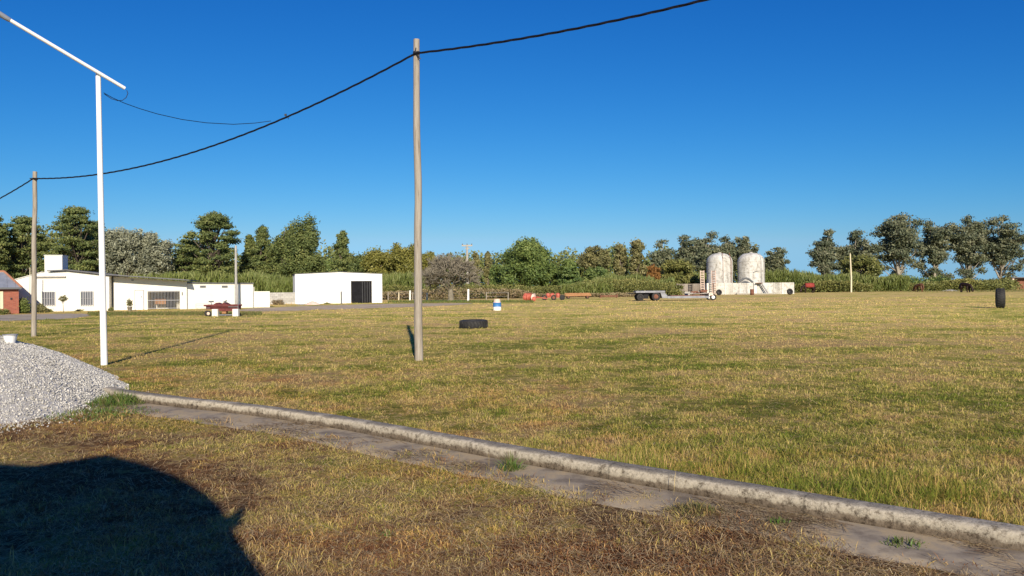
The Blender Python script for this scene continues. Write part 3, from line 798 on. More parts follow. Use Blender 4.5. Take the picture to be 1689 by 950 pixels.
TG = 'trees along the far edge of the field'
T = [
 # px, top, width, dist, style, leaf, name, nleaf, lo, label
 (-95, 372, 90, 110, 'pine', 'pine', 'pine_tree', 5000, .3, 'pine at the far left edge behind the brick house, outermost of the row'),
 (-12, 352, 60, 112, 'pine', 'pine', 'pine_tree', 4500, .3, 'pine cut by the left picture edge, above the brick house roof'),
 (40, 361, 96, 118, 'pine', 'pine', 'pine_tree', 7000, .25, 'broad pine behind the wooden pole with the cable at left'),
 (128, 342, 104, 116, 'pine', 'pine', 'pine_tree', 7500, .28, 'tall layered pine rising above the farmhouse roof tank'),
 (160, 372, 74, 124, 'pine', 'pine', 'pine_tree', 4500, .2, 'smaller pine directly behind the white lamp pole'),
 (208, 369, 70, 112, 'round', 'silver', 'poplar_tree', 6500, .25, 'silvery poplar just right of the white lamp pole'),
 (252, 376, 66, 114, 'round', 'silver', 'poplar_tree', 5500, .3, 'silvery poplar with a paler top, right of its twin'),
 (315, 394, 78, 120, 'pine', 'pine', 'pine_tree', 4500, .2, 'low spreading pine left of the tallest one over the farmhouse annex'),
 (355, 349, 88, 118, 'pine', 'pine', 'pine_tree', 7000, .3, 'airy umbrella shaped pine above the white farmhouse annex'),
 (412, 388, 40, 128, 'cone', 'pine', 'cypress_tree', 3500, .12, 'slim pointed dark tree right of the slender pale column'),
 (434, 374, 54, 126, 'cone', 'pine', 'cypress_tree', 5500, .12, 'pointed dark tree left of the big dense group behind the low white wall'),
 (472, 366, 56, 122, 'round', 'pine', 'cypress_tree', 5500, .08, 'dense dark tree forming the left half of the big green group'),
 (505, 357, 66, 122, 'round', 'pine', 'cypress_tree', 7500, .06, 'tallest dense dark tree above the left end of the white shed'),
 (540, 425, 34, 140, 'round', 'round', 'broadleaf_tree', 2500, .1, 'small dark tree in the gap over the white shed roof'),
 (565, 381, 48, 124, 'cone', 'pine', 'cypress_tree', 5000, .15, 'pointed loose tree above the middle of the white shed'),
 (592, 412, 42, 122, 'round', 'pine', 'broadleaf_tree', 3200, .1, 'low tree above the shed door'),
 (628, 404, 60, 118, 'round', 'yellow', 'poplar_tree', 5500, .1, 'yellowing tree just right of the shed roof'),
 (668, 397, 62, 116, 'round', 'yellow', 'poplar_tree', 6500, .1, 'yellow green tree directly left of the tall wooden pole'),
 (705, 412, 44, 122, 'round', 'yellow', 'poplar_tree', 3500, .15, 'yellow green tree directly right of the tall wooden pole'),
 (784, 416, 16, 150, 'column', 'tan', 'palm_tree', 1500, .3, 'thin tree with a small round head right of the concrete power pole'),
 (805, 414, 18, 150, 'column', 'tan', 'palm_tree', 1500, .3, 'thin tree with a small round head just left of the big round tree'),
 (826, 434, 40, 128, 'round', 'round', 'broadleaf_tree', 3500, .05, 'dark bushy tree tucked against the left of the big round tree'),
 (866, 391, 88, 118, 'round', 'round', 'broadleaf_tree', 11000, .10, 'big domed green tree standing above the red farm machines'),
 (905, 432, 40, 120, 'round', 'round', 'broadleaf_tree', 3200, .05, 'dark bushy tree at the right foot of the big domed tree'),
 (938, 428, 62, 116, 'cone', 'round', 'broadleaf_tree', 5500, .02, 'dark layered tree below the leafless spike of a tree'),
 (984, 404, 58, 130, 'round', 'tan', 'eucalyptus_tree', 4800, .35, 'arching olive tree with a gap in its crown above the orange wagon'),
 (985, 440, 46, 122, 'round', 'round', 'broadleaf_tree', 3500, .02, 'dark bush like tree under the arching olive one'),
 (1024, 402, 26, 135, 'column', 'tan', 'eucalyptus_tree', 2600, .15, 'narrow tan topped tree left of the tall flat topped one'),
 (1052, 395, 34, 132, 'column', 'tan', 'eucalyptus_tree', 4000, .1, 'tall flat topped tan tree above the left end of the flat trailer'),
 (1092, 397, 44, 140, 'euc', 'euc', 'eucalyptus_tree', 4200, .15, 'grey green eucalyptus above the middle of the flat trailer'),
 (1078, 436, 24, 128, 'round', 'rusty', 'broadleaf_tree', 1200, .3, 'small tree with rusty orange leaves among the green ones'),
 (1128, 392, 44, 142, 'euc', 'euc', 'eucalyptus_tree', 4500, .15, 'eucalyptus with a pointed head left of the ladder beside the first tank'),
 (1165, 385, 62, 150, 'euc', 'euc', 'eucalyptus_tree', 6000, .2, 'wide flat topped eucalyptus right above the left storage tank'),
 (1120, 425, 60, 134, 'round', 'scrub', 'broadleaf_tree', 4500, .05, 'rounded olive tree in front of the eucalyptus left of the tanks'),
 (1200, 390, 44, 152, 'euc', 'euc', 'eucalyptus_tree', 4200, .25, 'eucalyptus between the tops of the two tanks'),
 (1229, 387, 34, 150, 'euc', 'euc', 'eucalyptus_tree', 3200, .25, 'forked eucalyptus directly above the right storage tank'),
 (1268, 424, 26, 170, 'euc', 'euc', 'eucalyptus_tree', 2200, .3, 'low small crowned eucalyptus just right of the right tank'),
 (1285, 406, 36, 170, 'euc', 'euc', 'eucalyptus_tree', 3200, .3, 'lone small eucalyptus against the sky right of the tanks'),
 (1360, 381, 56, 165, 'euc', 'euc', 'eucalyptus_tree', 6500, .2, 'eucalyptus standing above the red blanketed horse'),
 (1412, 382, 62, 168, 'euc', 'euc', 'eucalyptus_tree', 6000, .2, 'flat topped eucalyptus behind the slender bare post'),
 (1420, 420, 66, 150, 'round', 'scrub', 'broadleaf_tree', 4500, .05, 'rounded olive tree below the flat topped eucalyptus, right of the slender post'),
 (1484, 351, 82, 170, 'euc', 'euc', 'eucalyptus_tree', 8500, .15, 'tallest eucalyptus, leftmost of the four big ones at right'),
 (1540, 364, 64, 172, 'euc', 'euc', 'eucalyptus_tree', 7500, .1, 'broad eucalyptus, second from left of the four big ones at right'),
 (1595, 355, 68, 170, 'euc', 'euc', 'eucalyptus_tree', 8000, .1, 'dense eucalyptus behind the dark brown horse, third of the four big ones'),
 (1650, 357, 80, 170, 'euc', 'euc', 'eucalyptus_tree', 6500, .12, 'eucalyptus with a wide fan shaped top, right of the other three big ones'),
 (1735, 372, 60, 172, 'euc', 'euc', 'eucalyptus_tree', 4000, .12, 'eucalyptus beyond the right edge past the small far shed'),
]
for i, (px, top, wd, dd, st, lf, nm, nl, lo, lb) in enumerate(T):
    tree(px, top, wd, dd, st, lf, nm, lb, TG, int(nl * (2.5 if st == 'euc' else 3.2)), lo, seed=i + 1, bark='pale_bark' if st == 'euc' else 'bark')

# shrubs and low scrub in front of the trees
S = [
 (190, 436, 60, 100, 'scrub', 'dark shrub between the lamp pole and the silvery poplars'),
 (240, 438, 66, 98, 'scrub', 'wide green shrub over the farmhouse porch roof'),
 (20, 440, 70, 96, 'scrub', 'green shrub right behind the brick house roof'),
 (85, 432, 70, 99, 'scrub', 'green shrub behind the farmhouse roof tank'),
 (140, 434, 60, 98, 'scrub', 'green shrub behind the farmhouse ridge left of the lamp pole'),
 (300, 428, 64, 104, 'scrub', 'dark shrub under the low spreading pine'),
 (385, 438, 60, 106, 'scrub', 'shrub behind the slender pale column'),
 (455, 440, 60, 106, 'scrub', 'shrub above the grey block wall'),
 (590, 446, 80, 108, 'scrub', 'shrub showing over the shed roof above its door'),
 (520, 446, 60, 108, 'scrub', 'shrub showing over the left half of the shed roof'),
 (830, 462, 70, 104, 'tan', 'tawny shrub behind the white and blue drum'),
 (790, 466, 50, 102, 'round', 'green shrub right of the bare grey tree trunk'),
 (1100, 455, 60, 112, 'scrub', 'leafy shrub left of the dark tank yard wall'),
 (1140, 447, 60, 138, 'scrub', 'shrub behind the ladders beside the tanks'),
 (1305, 448, 50, 150, 'scrub', 'shrub behind the right end of the tank yard wall'),
 (1325, 456, 44, 146, 'scrub', 'shrub above the red blanketed horse'),
 (1375, 452, 60, 148, 'scrub', 'shrub left of the slender bare post'),
 (1430, 450, 66, 148, 'scrub', 'shrub right of the slender bare post'),
 (1475, 456, 56, 150, 'scrub', 'shrub under the tallest eucalyptus, left side'),
 (1512, 450, 60, 152, 'round', 'dark shrub behind the small brown horse'),
 (1548, 446, 50, 150, 'round', 'dark shrub left of the dark brown horse'),
 (1590, 450, 56, 152, 'scrub', 'shrub directly above the dark brown horse'),
 (1628, 454, 46, 150, 'scrub', 'shrub left of the standing tyre'),
 (1652, 452, 50, 160, 'scrub', 'shrub left of the small far shed'),
 (1700, 452, 50, 185, 'scrub', 'shrub at the right picture edge behind the small far shed'),
]
for i, (px, top, wd, dd, lf, lb) in enumerate(S):
    tree(px, top, wd * 1.3, dd, 'bush', lf, 'shrub', lb, 'shrubs in front of the tree line', 5000, .0, seed=50 + i, cat='shrub')

# giant cane and rough scrub masses
def thicket(name, segs, n, leaf, tall, label, size=.16, cane=True):
    Vs, Rs = [], []
    for (px0, t0, px1, t1, d, thick) in segs:
        m = int(n * (px1 - px0) / sum(s[2] - s[0] for s in segs))
        u = rng.random(m); px = px0 + (px1 - px0) * u; top = t0 + (t1 - t0) * u
        dd = d + rng.random(m) * thick
        x = (px - 844.5) / F * dd
        z1 = 1.6 + ((472 - (px - 844.5) * .0087) - top) / F * d
        lum = .62 + .62 * vnoise(x, dd, .22, 41) - .18 * vnoise(x, dd, 1.3, 42)
        if not cane: lum = .45 + .75 * vnoise(x, dd, .28, 44) + .25 * vnoise(x, dd, 1.1, 45)
        z = z1 * lum * rng.random(m) ** .62
        if cane:
            a = np.stack([rng.normal(0, .33, m), rng.normal(0, .33, m), np.ones(m)], 1)
        else:
            a = rng.normal(size=(m, 3))
        a /= np.linalg.norm(a, axis=1)[:, None]
        b = np.cross(a, rng.normal(size=(m, 3))); b /= np.linalg.norm(b, axis=1)[:, None]
        s = (size * rng.uniform(.6, 1.5, m))[:, None]
        a = a * s * (2.6 if cane else 1.0); b = b * s * (.30 if cane else .6)
        p = np.stack([x, dd, z], 1)
        Vs.append(np.stack([p - a, p + b, p + a, p - b], 1))
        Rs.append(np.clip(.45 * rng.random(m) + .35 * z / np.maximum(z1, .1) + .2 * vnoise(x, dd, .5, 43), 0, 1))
    V = np.concatenate(Vs); V[:, :, 2] = np.maximum(V[:, :, 2], 0.01)
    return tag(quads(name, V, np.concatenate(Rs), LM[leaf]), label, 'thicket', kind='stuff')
thicket('cane_thicket', [(-60, 456, 250, 454, 92, 5), (250, 452, 490, 448, 92, 5), (440, 450, 490, 454, 88, 3), (610, 452, 700, 446, 100, 5)], 42000, 'cane', 1, 'bright green giant cane growing behind the farmhouse and shed')
thicket('cane_thicket', [(1000, 452, 1112, 448, 112, 6), (1112, 450, 1168, 446, 133, 6), (925, 470, 1010, 458, 106, 4), (1262, 440, 1345, 446, 138, 6), (1345, 448, 1500, 456, 142, 5)], 36000, 'cane', 1, 'green giant cane growing on both sides of the storage tanks')
thicket('undergrowth', [(625, 482, 760, 478, 96, 3), (760, 476, 880, 480, 98, 3), (880, 484, 1050, 484, 104, 3)], 8000, 'dryscrub', 1, 'brown dry brush at the foot of the middle trees', .10, False)
thicket('undergrowth', [(625, 474, 760, 470, 98, 4), (760, 470, 880, 472, 100, 4), (880, 468, 1112, 464, 106, 4)], 18000, 'scrub', 1, 'green brush mixed into the dry brush under the middle trees', .10, False)
thicket('undergrowth', [(1290, 466, 1440, 466, 137, 3), (1440, 464, 1652, 464, 143, 3)], 13000, 'scrub', 1, 'low olive brush at the foot of the right hand trees', .15, False)
thicket('distant_woods', [(-150, 392, 160, 396, 150, 12), (160, 408, 300, 414, 160, 12), (300, 408, 700, 424, 160, 12), (700, 428, 1000, 420, 175, 12), (1000, 412, 1250, 416, 175, 12)], 95000, 'pine', 1, 'dark distant woods filling the gaps behind the tree line', .30, False)

# bare grey tree
def bare_tree(px, d, top, wpx, name, label, depth=6, seed=3, spread=1.0, bark='bareb', trunk_r=.32, first=.24):
    rs = random.Random(seed)
    b0 = base(px, d); H = Q(px, top, d).z; W = wpx * d / F
    root = empty(name, b0, 0, label, 'tree', TG)
    trunk = MB(); br = MB()
    z0 = H * first
    trunk.tube([(0, 0, -.05), (.05, 0, .25), (-.03, 0, z0)], [trunk_r * 1.5, trunk_r, trunk_r * .9], 9)
    segs = []
    def grow(p, v, L_, r, k):
        e = p + v * L_
        if e.z > H * .93: e.z = H * .93 + rs.uniform(-.02, .05) * H
        segs.append((p, e, r, r * .6))
        if k == 0: return
        for j in range(3 if k > 1 else 4):
            w_ = v + Vector((rs.gauss(0, .62) * spread, rs.gauss(0, .62) * spread, rs.gauss(.10, .42)))
            w_.normalize()
            grow(p.lerp(e, rs.uniform(.5, 1)), w_, L_ * rs.uniform(.66, .88), r * .58, k - 1)
    nb = 7
    for j in range(nb):
        a = j * 6.28 / nb + rs.uniform(-.3, .3)
        v = Vector((math.cos(a) * spread, math.sin(a) * spread, rs.uniform(.6, 1.7))).normalized()
        grow(Vector((-.03, 0, z0 * .95)), v, W * .18, trunk_r * .42, depth - 1)
    for p, e, r0, r1 in segs:
        br.tube([p, e], [max(r0, .020), max(r1, .017)], 3, False)
    trunk.build('trunk', M[bark], root, True, fix=False)
    br.build('branches', M[bark], root, fix=False)
M['bareb'] = noisy('grey_bare_bark', [(.3, (.13, .115, .088)), (.7, (.27, .24, .185))], 3, .95)
bare_tree(743, 84, 414, 118, 'bare_tree', 'wide leafless grey tree with a short thick trunk right of the tall wooden pole', 7, 3)
bare_tree(936, 128, 398, 20, 'bare_tree', 'leafless spike of a tree rising above the dark layered tree', 4, 5, .45, trunk_r=.16, first=.62)
bare_tree(1671, 168, 392, 20, 'bare_tree', 'thin dead tree between the big eucalyptus and the small far shed', 3, 8, .4, trunk_r=.12, first=.5)

# ================================================================== POLES, CABLES
def pole(px, base_y, top_px, top_y, r0, r1, name, label, m, group=None, n=12, wob=.02):
    b = G(px, base_y); t = Q(top_px, top_y, b.y)
    root = empty(name, b, 0, label, 'pole', group)
    mb = MB(); K = 14; pts = []; rr = []
    for i in range(K + 1):
        f = i / K; p = Vector((0, 0, -.1)).lerp(Vector((t.x - b.x, 0, t.z)), f)
        p.x += nz(i, .35, px * .01) * wob; pts.append(p); rr.append((r0 + (r1 - r0) * f) * (1 + .04 * nz(i, .9, px)))
    mb.tube(pts, rr, n)
    mb.build('shaft', m, root, True)
    return root, b, t
PG = 'wooden poles carrying the black cable'
root, pb, pt = pole(691, 595, 686.5, 65, .094, .066, 'utility_pole', 'tall weathered wooden pole in the middle of the field near the camera', M['wood_pole'], PG, 14, .03)
att1 = Q(687, 90, pb.y)
mb = MB(); mb.tube([(att1.x - pb.x - .14, -.02, att1.z - .03), (att1.x - pb.x + .13, -.08, att1.z + .02)], .018, 6)
mb.tube([(att1.x - pb.x, -.085, att1.z + .12), (att1.x - pb.x - .02, -.10, att1.z + .03), (att1.x - pb.x + .06, -.10, att1.z - .1), (att1.x - pb.x + .10, -.09, att1.z - .12)], .012, 6)
mb.lathe([(.074, -.02), (.078, -.02), (.078, .02), (.074, .02)], 14, org=(att1.x - pb.x, 0, att1.z + .04))
mb.build('bracket', M['rope'], root)
root2, pb2, pt2 = pole(55.5, 555, 57.5, 283, .084, .068, 'utility_pole', 'shorter weathered wooden pole at left beyond the gravel heap', M['wood_pole'], PG, 12, .03)
att2 = Q(58, 295, pb2.y)
mb = MB(); mb.tube([(att2.x - pb2.x - .12, -.1, att2.z), (att2.x - pb2.x + .12, -.1, att2.z)], .02, 6)
mb.lathe([(.080, -.03), (.086, -.03), (.086, .03), (.080, .03)], 12, org=(att2.x - pb2.x, 0, att2.z)); mb.build('bracket', M['rope'], root2)
# the line runs on past both picture edges
step = Vector((att1.x - att2.x, att1.y - att2.y, 0))
nextp = Vector((att1.x + step.x, att1.y + step.y, 7.75)); prevp = Vector((att2.x - step.x, att2.y - step.y, 4.55))
for p, lb in ((prevp, 'wooden cable pole outside the left edge'),):
    r_ = empty('utility_pole', (p.x, p.y + .12, 0), 0, lb, 'pole', PG)
    MB().tube([(0, 0, -.1), (.02, 0, p.z * .5), (0, 0, p.z + .4)], [.1, .09, .07], 12).build('shaft', M['wood_pole'], r_, True)
def cable(a, b, sag, r, name, label, m=None, n=60, twist=True):
    a, b = Vector(a), Vector(b)
    pts = [a.lerp(b, i / n) - Vector((0, 0, 4 * sag * (i / n) * (1 - i / n))) for i in range(n + 1)]
    mb = MB()
    if twist:
        L_ = (b - a).length; K = int(L_ * 9)
        P2 = [a.lerp(b, i / K) - Vector((0, 0, 4 * sag * (i / K) * (1 - i / K))) for i in range(K + 1)]
        for ph in (0, 2.1, 4.2):
            mb.tube([p + Vector((0, math.cos(i * .55 + ph), math.sin(i * .55 + ph))) * r * .55 for i, p in enumerate(P2)], r * .55, 5)
    else:
        mb.tube(pts, r, 6)
    o = mb.build(name, m or M['cable'], None, True)
    return tag(o, label, 'cable', 'spans of the black overhead cable' if twist else None), pts
fr = Vector((0, -.10, 0))
cable(att2 + fr, att1 + fr, .72, .024, 'overhead_cable', 'thick black cable sagging between the two wooden poles')
cable(att1 + fr, nextp + fr, .72, .024, 'overhead_cable', 'thick black cable climbing from the tall wooden pole to the top edge')
cable(prevp + fr, att2 + fr, .72, .024, 'overhead_cable', 'thick black cable dropping left from the shorter wooden pole')

# white lamp pole with a slanting arm
lb_ = G(172, 602)
lt = Q(162, 121, lb_.y)
root = empty('lamp_pole', lb_, 0, 'white painted steel pole with a long slanting crossarm beside the gravel heap', 'lamp pole')
mb = MB(); mb.tube([(0, 0, -.05), ((lt.x - lb_.x) * .5, 0, lt.z * .5), (lt.x - lb_.x, 0, lt.z - .01)], [.068, .058, .050], 14)
mb.build('shaft', M['white_paint'], root, True)
e1 = Q(209.5, 147.5, 16.75) - lb_; e0 = Q(-1, 22.5, 14.9) - lb_
e1.y -= .10; e0.y -= .10
mb = MB(); mb.tube([e1, e1.lerp(e0, .93)], .038, 12); mb.build('crossarm', M['white_paint'], root, True)
mb = MB(); j = e1.lerp(e0, .93); mb.tube([j, e1.lerp(e0, .995)], [.05, .056], 10); mb.tube([e1.lerp(e0, .905), j], [.045, .05], 10); mb.build('arm_sleeve', M['zinc'], root, True)
hd = (e0 - e1).normalized(); q = hd.to_track_quat('X', 'Z').to_matrix()
lamp = MB().box(0, .5, -.09, .09, -.07, .03, q, e0).build('lamp_head', M['grey_pipe'], root, bevel=.02)
MB().box(.06, .44, -.07, .07, -.078, -.072, q, e0).build('lens', M['glass'], lamp)
# thin service wire
wA = Q(171, 153, lb_.y + .05); wB = Q(440, 203.5, 19.9)
a_, b_ = wA, wB
pts = []
for px, py, dd in ((171, 153, 16.35), (185, 161, 16.5), (205, 170, 16.8), (230, 179, 17.1), (260, 188, 17.5), (300, 197, 18.0), (340, 202.5, 18.5), (385, 205, 19.0), (420, 203, 19.4), (447, 199.5, 19.55)):
    pts.append(Q(px, py, dd))
MB().tube(pts, .008, 6).build('service_wire', M['cable'], None, True)
tag(bpy.data.objects['service_wire'], 'thin black wire hanging from the lamp pole to the thick cable', 'wire')
pts = [Q(px, py, dd) for px, py, dd in ((209, 149, 16.6), (211, 154, 16.6), (208, 161, 16.6), (202, 165.5, 16.6), (194, 166, 16.5), (184, 163, 16.5), (172, 155, 16.4))]
MB().tube([p - lb_ for p in pts], .007, 6).build('wire_loop', M['cable'], root, True)
cp = Q(473, 190, 19.13) + fr
tag(MB().box(-.025, .025, -.02, .02, -.04, .01, Matrix.Identity(3), cp).tube([cp + Vector((0, 0, -.05)), cp + Vector((.07, 0, -.12)), cp + Vector((.09, 0, -.02))], .008, 5).build('cable_clamp', M['rope']), 'small black clamp hanging on the cable left of the tall wooden pole', 'clamp')

# ================================================================== FACADES
class Facade:
    """a vertical plane through two ground points; px/py -> (u, v) on it"""
    def __init__(s, A, B):
        s.A, s.B = A, B; s.dir = (B - A).normalized(); s.n = Vector((-s.dir.y, s.dir.x, 0))  # away from camera
        s.rz = math.atan2(s.dir.y, s.dir.x)
    def uv(s, px, py, off=0):
        r = ray(px, py); t = (s.A + s.n * off - EYE).dot(s.n) / r.dot(s.n); p = EYE + r * t
        return ((p - s.A).dot(s.dir), p.z)
    def u(s, px, off=0): return s.uv(px, 490, off)[0]
    def poly(s, P, off=0): return [s.uv(*p, off) if p[1] is not None else (s.u(p[0], off), 0) for p in P]

# ---- farmhouse
fa = Facade(G(22, 514.8), G(308, 510.3))
house = empty('farmhouse', fa.A, fa.rz, 'long low white farmhouse with barred windows and a grilled porch', 'house')
u = fa.u; uv = fa.uv
uL, uM, uR = u(22), u(180), u(308)
P = fa.poly([(22, 463), (70, 449.5), (111, 447), (180, 454.8)])
MB().prism([(uL, -.05)] + P + [(uM, -.05)], 0, 7.5).build('wall', M['white_wall'], house)
REC = .95
# porch wing, set back: solid part with door, lintel, pillar, grille recess
vR = uv(308, 463.5)[1]; vM = uv(180, 454.8)[1]
def topv(uu): return vM + (vR - vM) * (uu - uM) / (uR - uM)
g0, g1 = u(243.5, REC), u(296.5, REC); vg = uv(270, 480, REC)[1]
ur = u(308, REC)
MB().prism([(uM + .002, -.05), (uM + .002, topv(uM) - .02), (g0, topv(g0) - .02), (g0, -.05)], REC, 7.5).build('wall', M['white_wall'], house)
MB().prism([(g1, -.05), (g1, topv(g1) - .02), (ur, topv(ur) - .02), (ur, -.05)], REC, 7.5).build('wall', M['white_wall'], house)
MB().prism([(g0 + .002, vg), (g0 + .002, topv(g0) - .03), (g1 - .002, topv(g1) - .03), (g1 - .002, vg)], REC + .003, 7.4).build('lintel_wall', M['white_wall'], house)
MB().box(g0 + .002, g1 - .002, REC + 2.2, REC + 2.4, 0, vg).build('porch_back_wall', M['white_wall'], house)
MB().box(g0 + .3, g0 + 1.3, REC + 1.5, REC + 2.18, 0.4, vg * .62).build('porch_bench', M['orange'], house)
MB().box(u(270, REC), u(281.5, REC), REC + 1.1, REC + 2.19, .12, vg - .05).build('porch_doorway', M['dark'], house)
gm = MB()
for k in range(22):
    x = g0 + .06 + (g1 - g0 - .12) * k / 21; gm.tube([(x, REC - .04, .02), (x, REC - .04, vg)], .014, 4)
for z in (.1, vg * .5, vg - .05): gm.box(g0, g1, REC - .055, REC - .02, z - .02, z + .02)
gm.build('porch_grille', M['steel_bar'], house)
# door
d0, d1 = u(223.5, REC), u(236, REC); vd = uv(230, 479.5, REC)[1]
dr = MB().box(d0, d1, REC - .03, REC - .003, .02, vd).build('door', M['white_paint'], house)
MB().box(d0 - .06, d0 - .003, REC - .05, REC - .002, 0, vd + .06).box(d1 + .003, d1 + .06, REC - .05, REC - .002, 0, vd + .06).box(d0 - .003, d1 + .003, REC - .05, REC - .002, vd + .003, vd + .06).build('door_frame', M['steel_bar'], dr)
MB().box(d1 - .14, d1 - .10, REC - .07, REC - .031, .95, 1.1).build('handle', M['rope'], dr)
# windows
def window(f, px0, px1, y0, y1, parent, off=0, nb=5, frame='white_paint', glass='glass', bars=True):
    a, b = f.u(px0, off), f.u(px1, off); z0 = f.uv(px0, y1, off)[1]; z1 = f.uv(px0, y0, off)[1]
    w_ = MB()
    w_.box(a - .04, a, off - .05, off - .002, z0 - .04, z1 + .04).box(b, b + .04, off - .05, off - .002, z0 - .04, z1 + .04)
    w_.box(a, b, off - .05, off - .002, z1, z1 + .04).box(a, b, off - .05, off - .002, z0 - .04, z0)
    o = w_.build('window', M[frame], parent)
    MB().box(a + .001, b - .001, off - .012, off - .003, z0 + .001, z1 - .001).build('pane', M[glass], o)
    if bars:
        g = MB()
        for k in range(nb + 1):
            x = a + (b - a) * k / nb; g.box(x - .025, x + .025, off - .12, off - .09, z0, z1)
        for z in (z0 + .08, (z0 + z1) / 2, z1 - .08): g.box(a - .03, b + .03, off - .09, off - .07, z - .012, z + .012)
        g.build('grille', M['steel_bar'], o)
    return o
window(fa, 70.5, 90.5, 481, 504, house)
window(fa, 134, 153.5, 480.5, 504, house)
# ledge over first window, parapet, roof tank
a, b = u(60), u(109); z = uv(80, 456.5)[1]
MB().box(a, b, -.16, -.003, z - .05, z + .04).build('ledge', M['concrete'], house)
a, b = u(70), u(99.5); z1 = uv(85, 421)[1]
tk = MB().box(a, b, .6, 2.2, uv(85, 449)[1] - .25, z1).build('roof_tank_housing', M['white_wall'], house)
MB().box(a - .04, b + .04, .56, 2.24, z1 + .001, z1 + .05).build('cap', M['white_wall'], tk)
# roof edges
P = fa.poly([(79, 447), (111, 445.4), (180, 453.2), (312, 462.2)])
top = [(x, z_ + .05) for x, z_ in P]; bot = [(x, z_ - .035) for x, z_ in P]
MB().prism(bot + top[::-1], -.28, 7.8).build('roof', M['fascia'], house)
P = fa.poly([(20, 462.5), (70, 449)])
MB().prism([(P[0][0], P[0][1] - .01), (P[1][0], P[1][1] + .005), (P[1][0], P[1][1] + .05), (P[0][0], P[0][1] + .04)], -.03, 7.6).build('roof', M['white_wall'], house)
MB().box(uM + .03, uM + .13, REC - .1, REC - .002, 0, topv(uM) - .05).build('downpipe', M['grey_pipe'], house)
MB().box(u(213), u(217), REC - .06, REC - .002, uv(213, 463)[1], uv(213, 461)[1]).build('wall_lamp', M['steel_bar'], house)
MB().box(u(300, REC), u(301.5, REC), REC - .05, REC - .002, 1.1, 1.35).build('meter_box', M['grey_pipe'], house)

# ---- annex
fb = Facade(fa.A + fa.dir * ur + fa.n * REC * 1.3, G(417.5, 507.3))
ann = empty('annex', fb.A, fb.rz, 'flat roofed white annex wall with two small vents right of the farmhouse', 'annex')
a, b = 0.01, fb.u(417.5); zt = fb.uv(360, 468)[1]
zl, zr = fb.uv(311, 467.5)[1], fb.uv(417, 468)[1]
MB().prism([(a, -.05), (a, zl), (b, zr), (b, -.05)], 0, 5).build('wall', M['white_wall'], ann)
MB().prism([(a - .02, zl + .002), (a - .02, zl + .08), (b + .05, zr + .08), (b + .05, zr + .002)], -.12, 5.1).build('roof', M['fascia'], ann)
for p0, p1 in ((330, 339.5), (366, 375.5)):
    x0, x1 = fb.u(p0), fb.u(p1); z1 = fb.uv(p0, 471)[1]; z0 = fb.uv(p0, 474.5)[1]
    v_ = MB().box(x0, x1, -.03, -.003, z0, z1).build('vent', M['grey_pipe'], ann)
# low end wall
fc = Facade(fb.A + fb.dir * (b + .01) + fb.n * .3, G(445, 506.7))
o = empty('low_wall', fc.A, fc.rz, 'low plain white wall stepping down from the annex', 'wall')
MB().box(0, fc.u(445), 0, .2, -.05, fc.uv(430, 480.5)[1]).build('panel', M['white_wall'], o)
MB().box(0.0, fc.u(419.5), -.01, .21, fc.uv(430, 480.5)[1] + .002, fc.uv(418, 473)[1]).build('end_pier', M['white_wall'], o)
# block wall behind
fd = Facade(G(432, 502.0), G(492, 501.2))
def block_mat():
    m = mat('block_wall', rough=.95); N, L, b = nodes(m)
    tc = N.new('ShaderNodeTexCoord'); mp = N.new('ShaderNodeMapping'); mp.inputs['Rotation'].default_value = (R(90), 0, 0); L.new(tc.outputs['Object'], mp.inputs[0])
    br = N.new('ShaderNodeTexBrick'); br.inputs['Scale'].default_value = 1; br.inputs['Brick Width'].default_value = .4; br.inputs['Row Height'].default_value = .2; br.inputs['Mortar Size'].default_value = .012
    br.inputs['Color1'].default_value = (.36, .35, .33, 1); br.inputs['Color2'].default_value = (.48, .47, .44, 1); br.inputs['Mortar'].default_value = (.24, .23, .21, 1)
    L.new(mp.outputs[0], br.inputs[0]); L.new(br.outputs[0], b.inputs['Base Color']); return m
M['blockwall'] = block_mat()
o = empty('block_wall', fd.A, fd.rz, 'bare grey concrete block wall between the low white wall and the shed', 'wall')
MB().box(0, fd.u(486.5), 0, .18, -.05, fd.uv(460, 482.5)[1]).build('panel', M['blockwall'], o)

# ---- white shed
fs = Facade(G(487, 501.3), G(630.5, 499.2))
shed = empty('shed', fs.A, fs.rz, 'plain bright white shed with a black sliding door', 'shed')
a, b = 0, fs.u(630.5)
p = fs.poly([(487, 452.5), (560, 449), (630.5, 452)])
d0, d1 = fs.u(579), fs.u(613.5); zd = fs.uv(596, 463.3)[1]
def ztop(x):
    if x < p[1][0]: return p[0][1] + (p[1][1] - p[0][1]) * (x - p[0][0]) / (p[1][0] - p[0][0])
    return p[1][1] + (p[2][1] - p[1][1]) * (x - p[1][0]) / (p[2][0] - p[1][0])
MB().prism([(a, -.05), (a, p[0][1]), p[1], (d0, ztop(d0)), (d0, -.05)], 0, .25).build('front_wall', M['shed_white'], shed)
MB().prism([(d1, -.05), (d1, ztop(d1)), (b, p[2][1]), (b, -.05)], 0, .25).build('front_wall', M['shed_white'], shed)
MB().prism([(d0 + .002, zd), (d0 + .002, ztop(d0) - .002), (d1 - .002, ztop(d1) - .002), (d1 - .002, zd)], .002, .25).build('lintel', M['shed_white'], shed)
MB().box(a, a + .25, .252, 9, -.05, p[0][1] - .03).box(b - .25, b, .252, 9, -.05, p[2][1] - .03).box(a + .25, b - .25, 8.8, 9, -.05, p[0][1] - .03).build('side_wall', M['shed_white'], shed)
